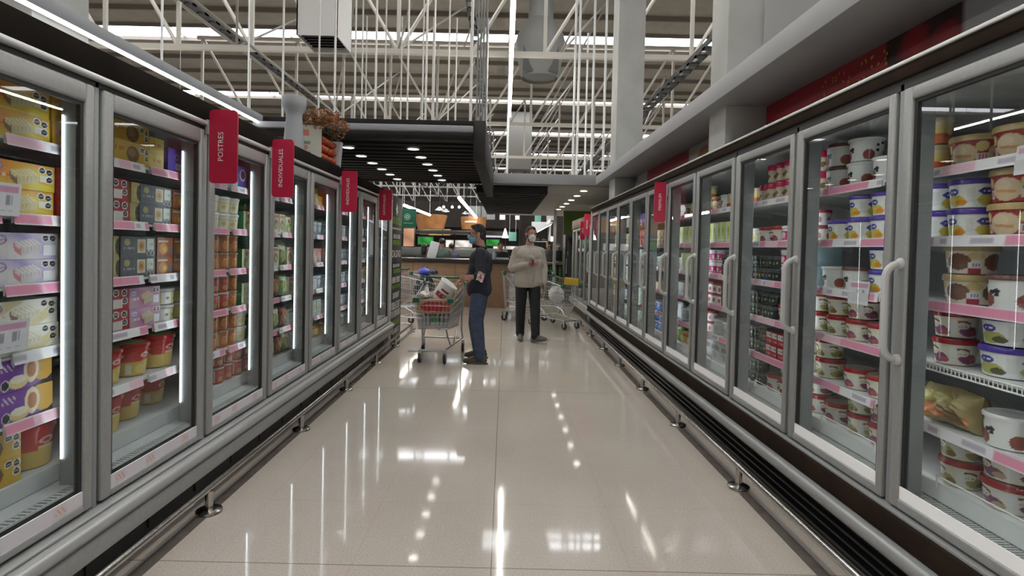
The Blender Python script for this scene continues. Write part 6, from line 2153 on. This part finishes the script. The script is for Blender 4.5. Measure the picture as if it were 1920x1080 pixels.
# white bakery shelf
a_ = at(1002, 432, 20)
t = thing('bakery_shelf', 'tall white bakery shelf with a sloping lit canopy right of the walking person', 'shelf', (1.45, 20.6, 0))
part('side_panel', MB().bbox(1.02, 20.0, 0, 1.06, 21.2, 2.1, .006).bbox(1.60, 19.6, 0, 1.64, 21.2, 2.55, .006), WHITEP, t)
part('back_panel', MB().box(1.02, 21.2, 0, 1.64, 21.23, 2.5), WHITEP, t, smooth=False)
mb = MB()
for z in (.5, .9, 1.3, 1.7): mb.bbox(1.05, 20.05, z, 1.61, 21.2, z + .03, .004)
part('shelf_board', mb, WHITEP, t)
part('canopy', MB().prism([(1.0, 1.98), (1.70, 2.38), (1.70, 2.45), (1.0, 2.05)], 'y', 19.6, 21.2), WHITEP, t)
part('lamp', MB().prism([(1.02, 1.955), (1.66, 2.32), (1.66, 2.35), (1.02, 1.985)], 'y', 19.56, 19.60), WLIT, t, smooth=False)
for k in range(8):
    simple('bread_loaf', 'bread', '%s loaf on the %s board of the white bakery shelf' % (ORD[k % 2], ('lower', 'second', 'third', 'upper')[k // 2]), MB().ball((0, 0, .06), .11, .16, .06, 14), noisy('loaf_crust', (.36, .20, .09), (.5, .32, .16), 6, .7), (1.19 + .27 * (k % 2), 20.4, (.533, .933, 1.333, 1.733)[k // 2]), group='loaves on the bakery shelf')
# round lamp and pendants
t = thing('wall_lamp', 'round warm wall lamp on the dark wall right of the bakery shelf', 'lamp', tuple(at(1034, 448, 24)))
obj('globe', MB().ball((0, 0, 0), .12), emis('warm_globe', (1., .84, .58), 1.6), t)
obj('bracket', MB().tube([(0, .10, 0), (0, .35, 0), (0, .35, -2.0 + .05)], .02, 8), BLACK, t)
def pendant(label, px, py, Y, r, glow, h_, top=5.2):
    p = at(px, py, Y)
    t = thing('pendant_lamp', label, 'lamp', (p.x, Y, p.z))
    obj('shade', MB().lathe([(r, 0), (r * .97, .01), (r * .5, h_ * .6), (r * .2, h_), (0, h_ + .01)], 24), WHITEP if glow < 2 else emis('glowing_shade', (1, .97, .92), 3.), t)
    obj('bulb', MB().ball((0, 0, .04), r * .5, r * .5, .05, 12), emis('pendant_bulb', (1, .95, .85), 5.), t)
    obj('cord', MB().tube([(0, 0, h_), (0, 0, top - p.z)], .008, 6), BLACK, t)
pendant('glowing white pendant lamp between the two shoppers', 947, 446, 20, .12, 3, .34)
pendant('white cone pendant lamp above the first wooden drum', 824, 394, 22, .18, 1, .14)
pendant('grey cone pendant lamp beside the first drum', 836, 397, 25, .18, 1, .14)
pendant('white cone pendant lamp left of the second drum', 873, 401, 25, .18, 1, .12)
for k, px in enumerate((832, 848, 861)):
    p = at(px, 388, 24)
    t = thing('track_spot', 'small bright spot lamp, %s from the chalkboard on the dark track' % ORD[k], 'lamp', (p.x, 24, p.z), 0, 'spots over the food hall')
    obj('spot_body', MB().tube([(0, 0, 0), (0, .10, .06)], .06, 12), BLACK, t)
    obj('bulb', MB().ball((0, -.03, -.01), .055, None, None, 12), emis('spot_bulb', (1, .97, .9), 12.), t)
    obj('stem', MB().tube([(0, .08, .05), (0, .08, 5.2 - p.z)], .01, 6), BLACK, t)
# slanting linear lamps above the food hall
for k, (xa_, ya_, xb_, yb_, Ya, Yb, lb_) in enumerate(((758, 385, 806, 403, 17, 23, 'slanting linear lamp behind the green banner'), (861, 371, 893, 408, 15, 22, 'slanting linear lamp above the second wooden drum'))):
    a_, b_ = at(xa_, ya_, Ya), at(xb_, yb_, Yb)
    z = (a_.z + b_.z) / 2
    s_ = (z - CAMZ) / (a_.z - CAMZ); a_ = Vector((a_.x * s_, a_.y * s_, z))
    s_ = (z - CAMZ) / (b_.z - CAMZ); b_ = Vector((b_.x * s_, b_.y * s_, z))
    t = thing('linear_lamp', lb_, 'light', ((a_.x + b_.x) / 2, (a_.y + b_.y) / 2, z))
    part('lamp', MB().tube([a_, b_], .045, 8), TUBE, t)
    part('hanger_rod', MB().tube([a_, a_ + Vector((0, 0, 1.8))], .006, 6).tube([b_, b_ + Vector((0, 0, 1.8))], .006, 6), WHITE, t)
# green slatted counter right of the walking person
t = thing('slatted_counter', 'green-slatted counter with a dark top right of the walking person', 'counter', (1.25, 15.9, 0))
xa_, xb_ = at(1012, 520, 15.4).x, at(1066, 520, 15.4).x
part('body', MB().box(xa_, 15.45, 0, xb_, 16.3, 1.0), BLACKP, t, smooth=False)
mb = MB()
k = 0
x = xa_ + .02
while x < xb_ - .06:
    mb.bbox(x, 15.41, .03, x + .07, 15.45, .96, .005); x += .13
part('slat', mb, noisy('green_slat', (.045, .115, .012), (.06, .15, .02), 4, .6), t)
part('worktop', MB().bbox(xa_ - .04, 15.35, 1.0, xb_ + .03, 16.35, 1.05, .006), mat('grey_top', (.14, .14, .14), .3), t)
p = at(1048, 475, 15.8)
t = thing('coffee_machine', 'dark coffee machine on the green-slatted counter', 'machine', (p.x, 15.9, 1.05))
obj('body', MB().bbox(-.14, -.14, 0, .14, .16, .36, .015), mat('dark_machine', (.03, .03, .034), .3, .3), t)
obj('tray', MB().bbox(-.14, -.20, .0, .14, -.14, .05, .006), STEEL, t)
obj('top_hopper', MB().lathe([(.06, .36), (.09, .46), (.0, .47)], 18), mat('smoke_plastic', (.22, .22, .23), .2), t)
a_, b_ = at(1060, 440, 14.4), at(1078, 540, 14.4)
t = thing('upright_cabinet', 'dark upright cabinet between the green counter and the narrow cooler', 'cabinet', ((a_.x + b_.x) / 2, 14.5, 0))
w2 = (b_.x - a_.x) / 2
obj('body', MB().bbox(-w2, -.1, 0, w2, .5, a_.z, .01), mat('charcoal_cabinet', (.040, .042, .040), .4), t)
obj('door', MB().bbox(-w2 + .02, -.115, .1, w2 - .02, -.10, a_.z - .08, .004), mat('cabinet_glass', (.02, .022, .022), .12), t)
obj('handle', MB().tube([(-w2 + .04, -.14, .8), (-w2 + .04, -.14, 1.2)], .010, 8), STEEL, t)
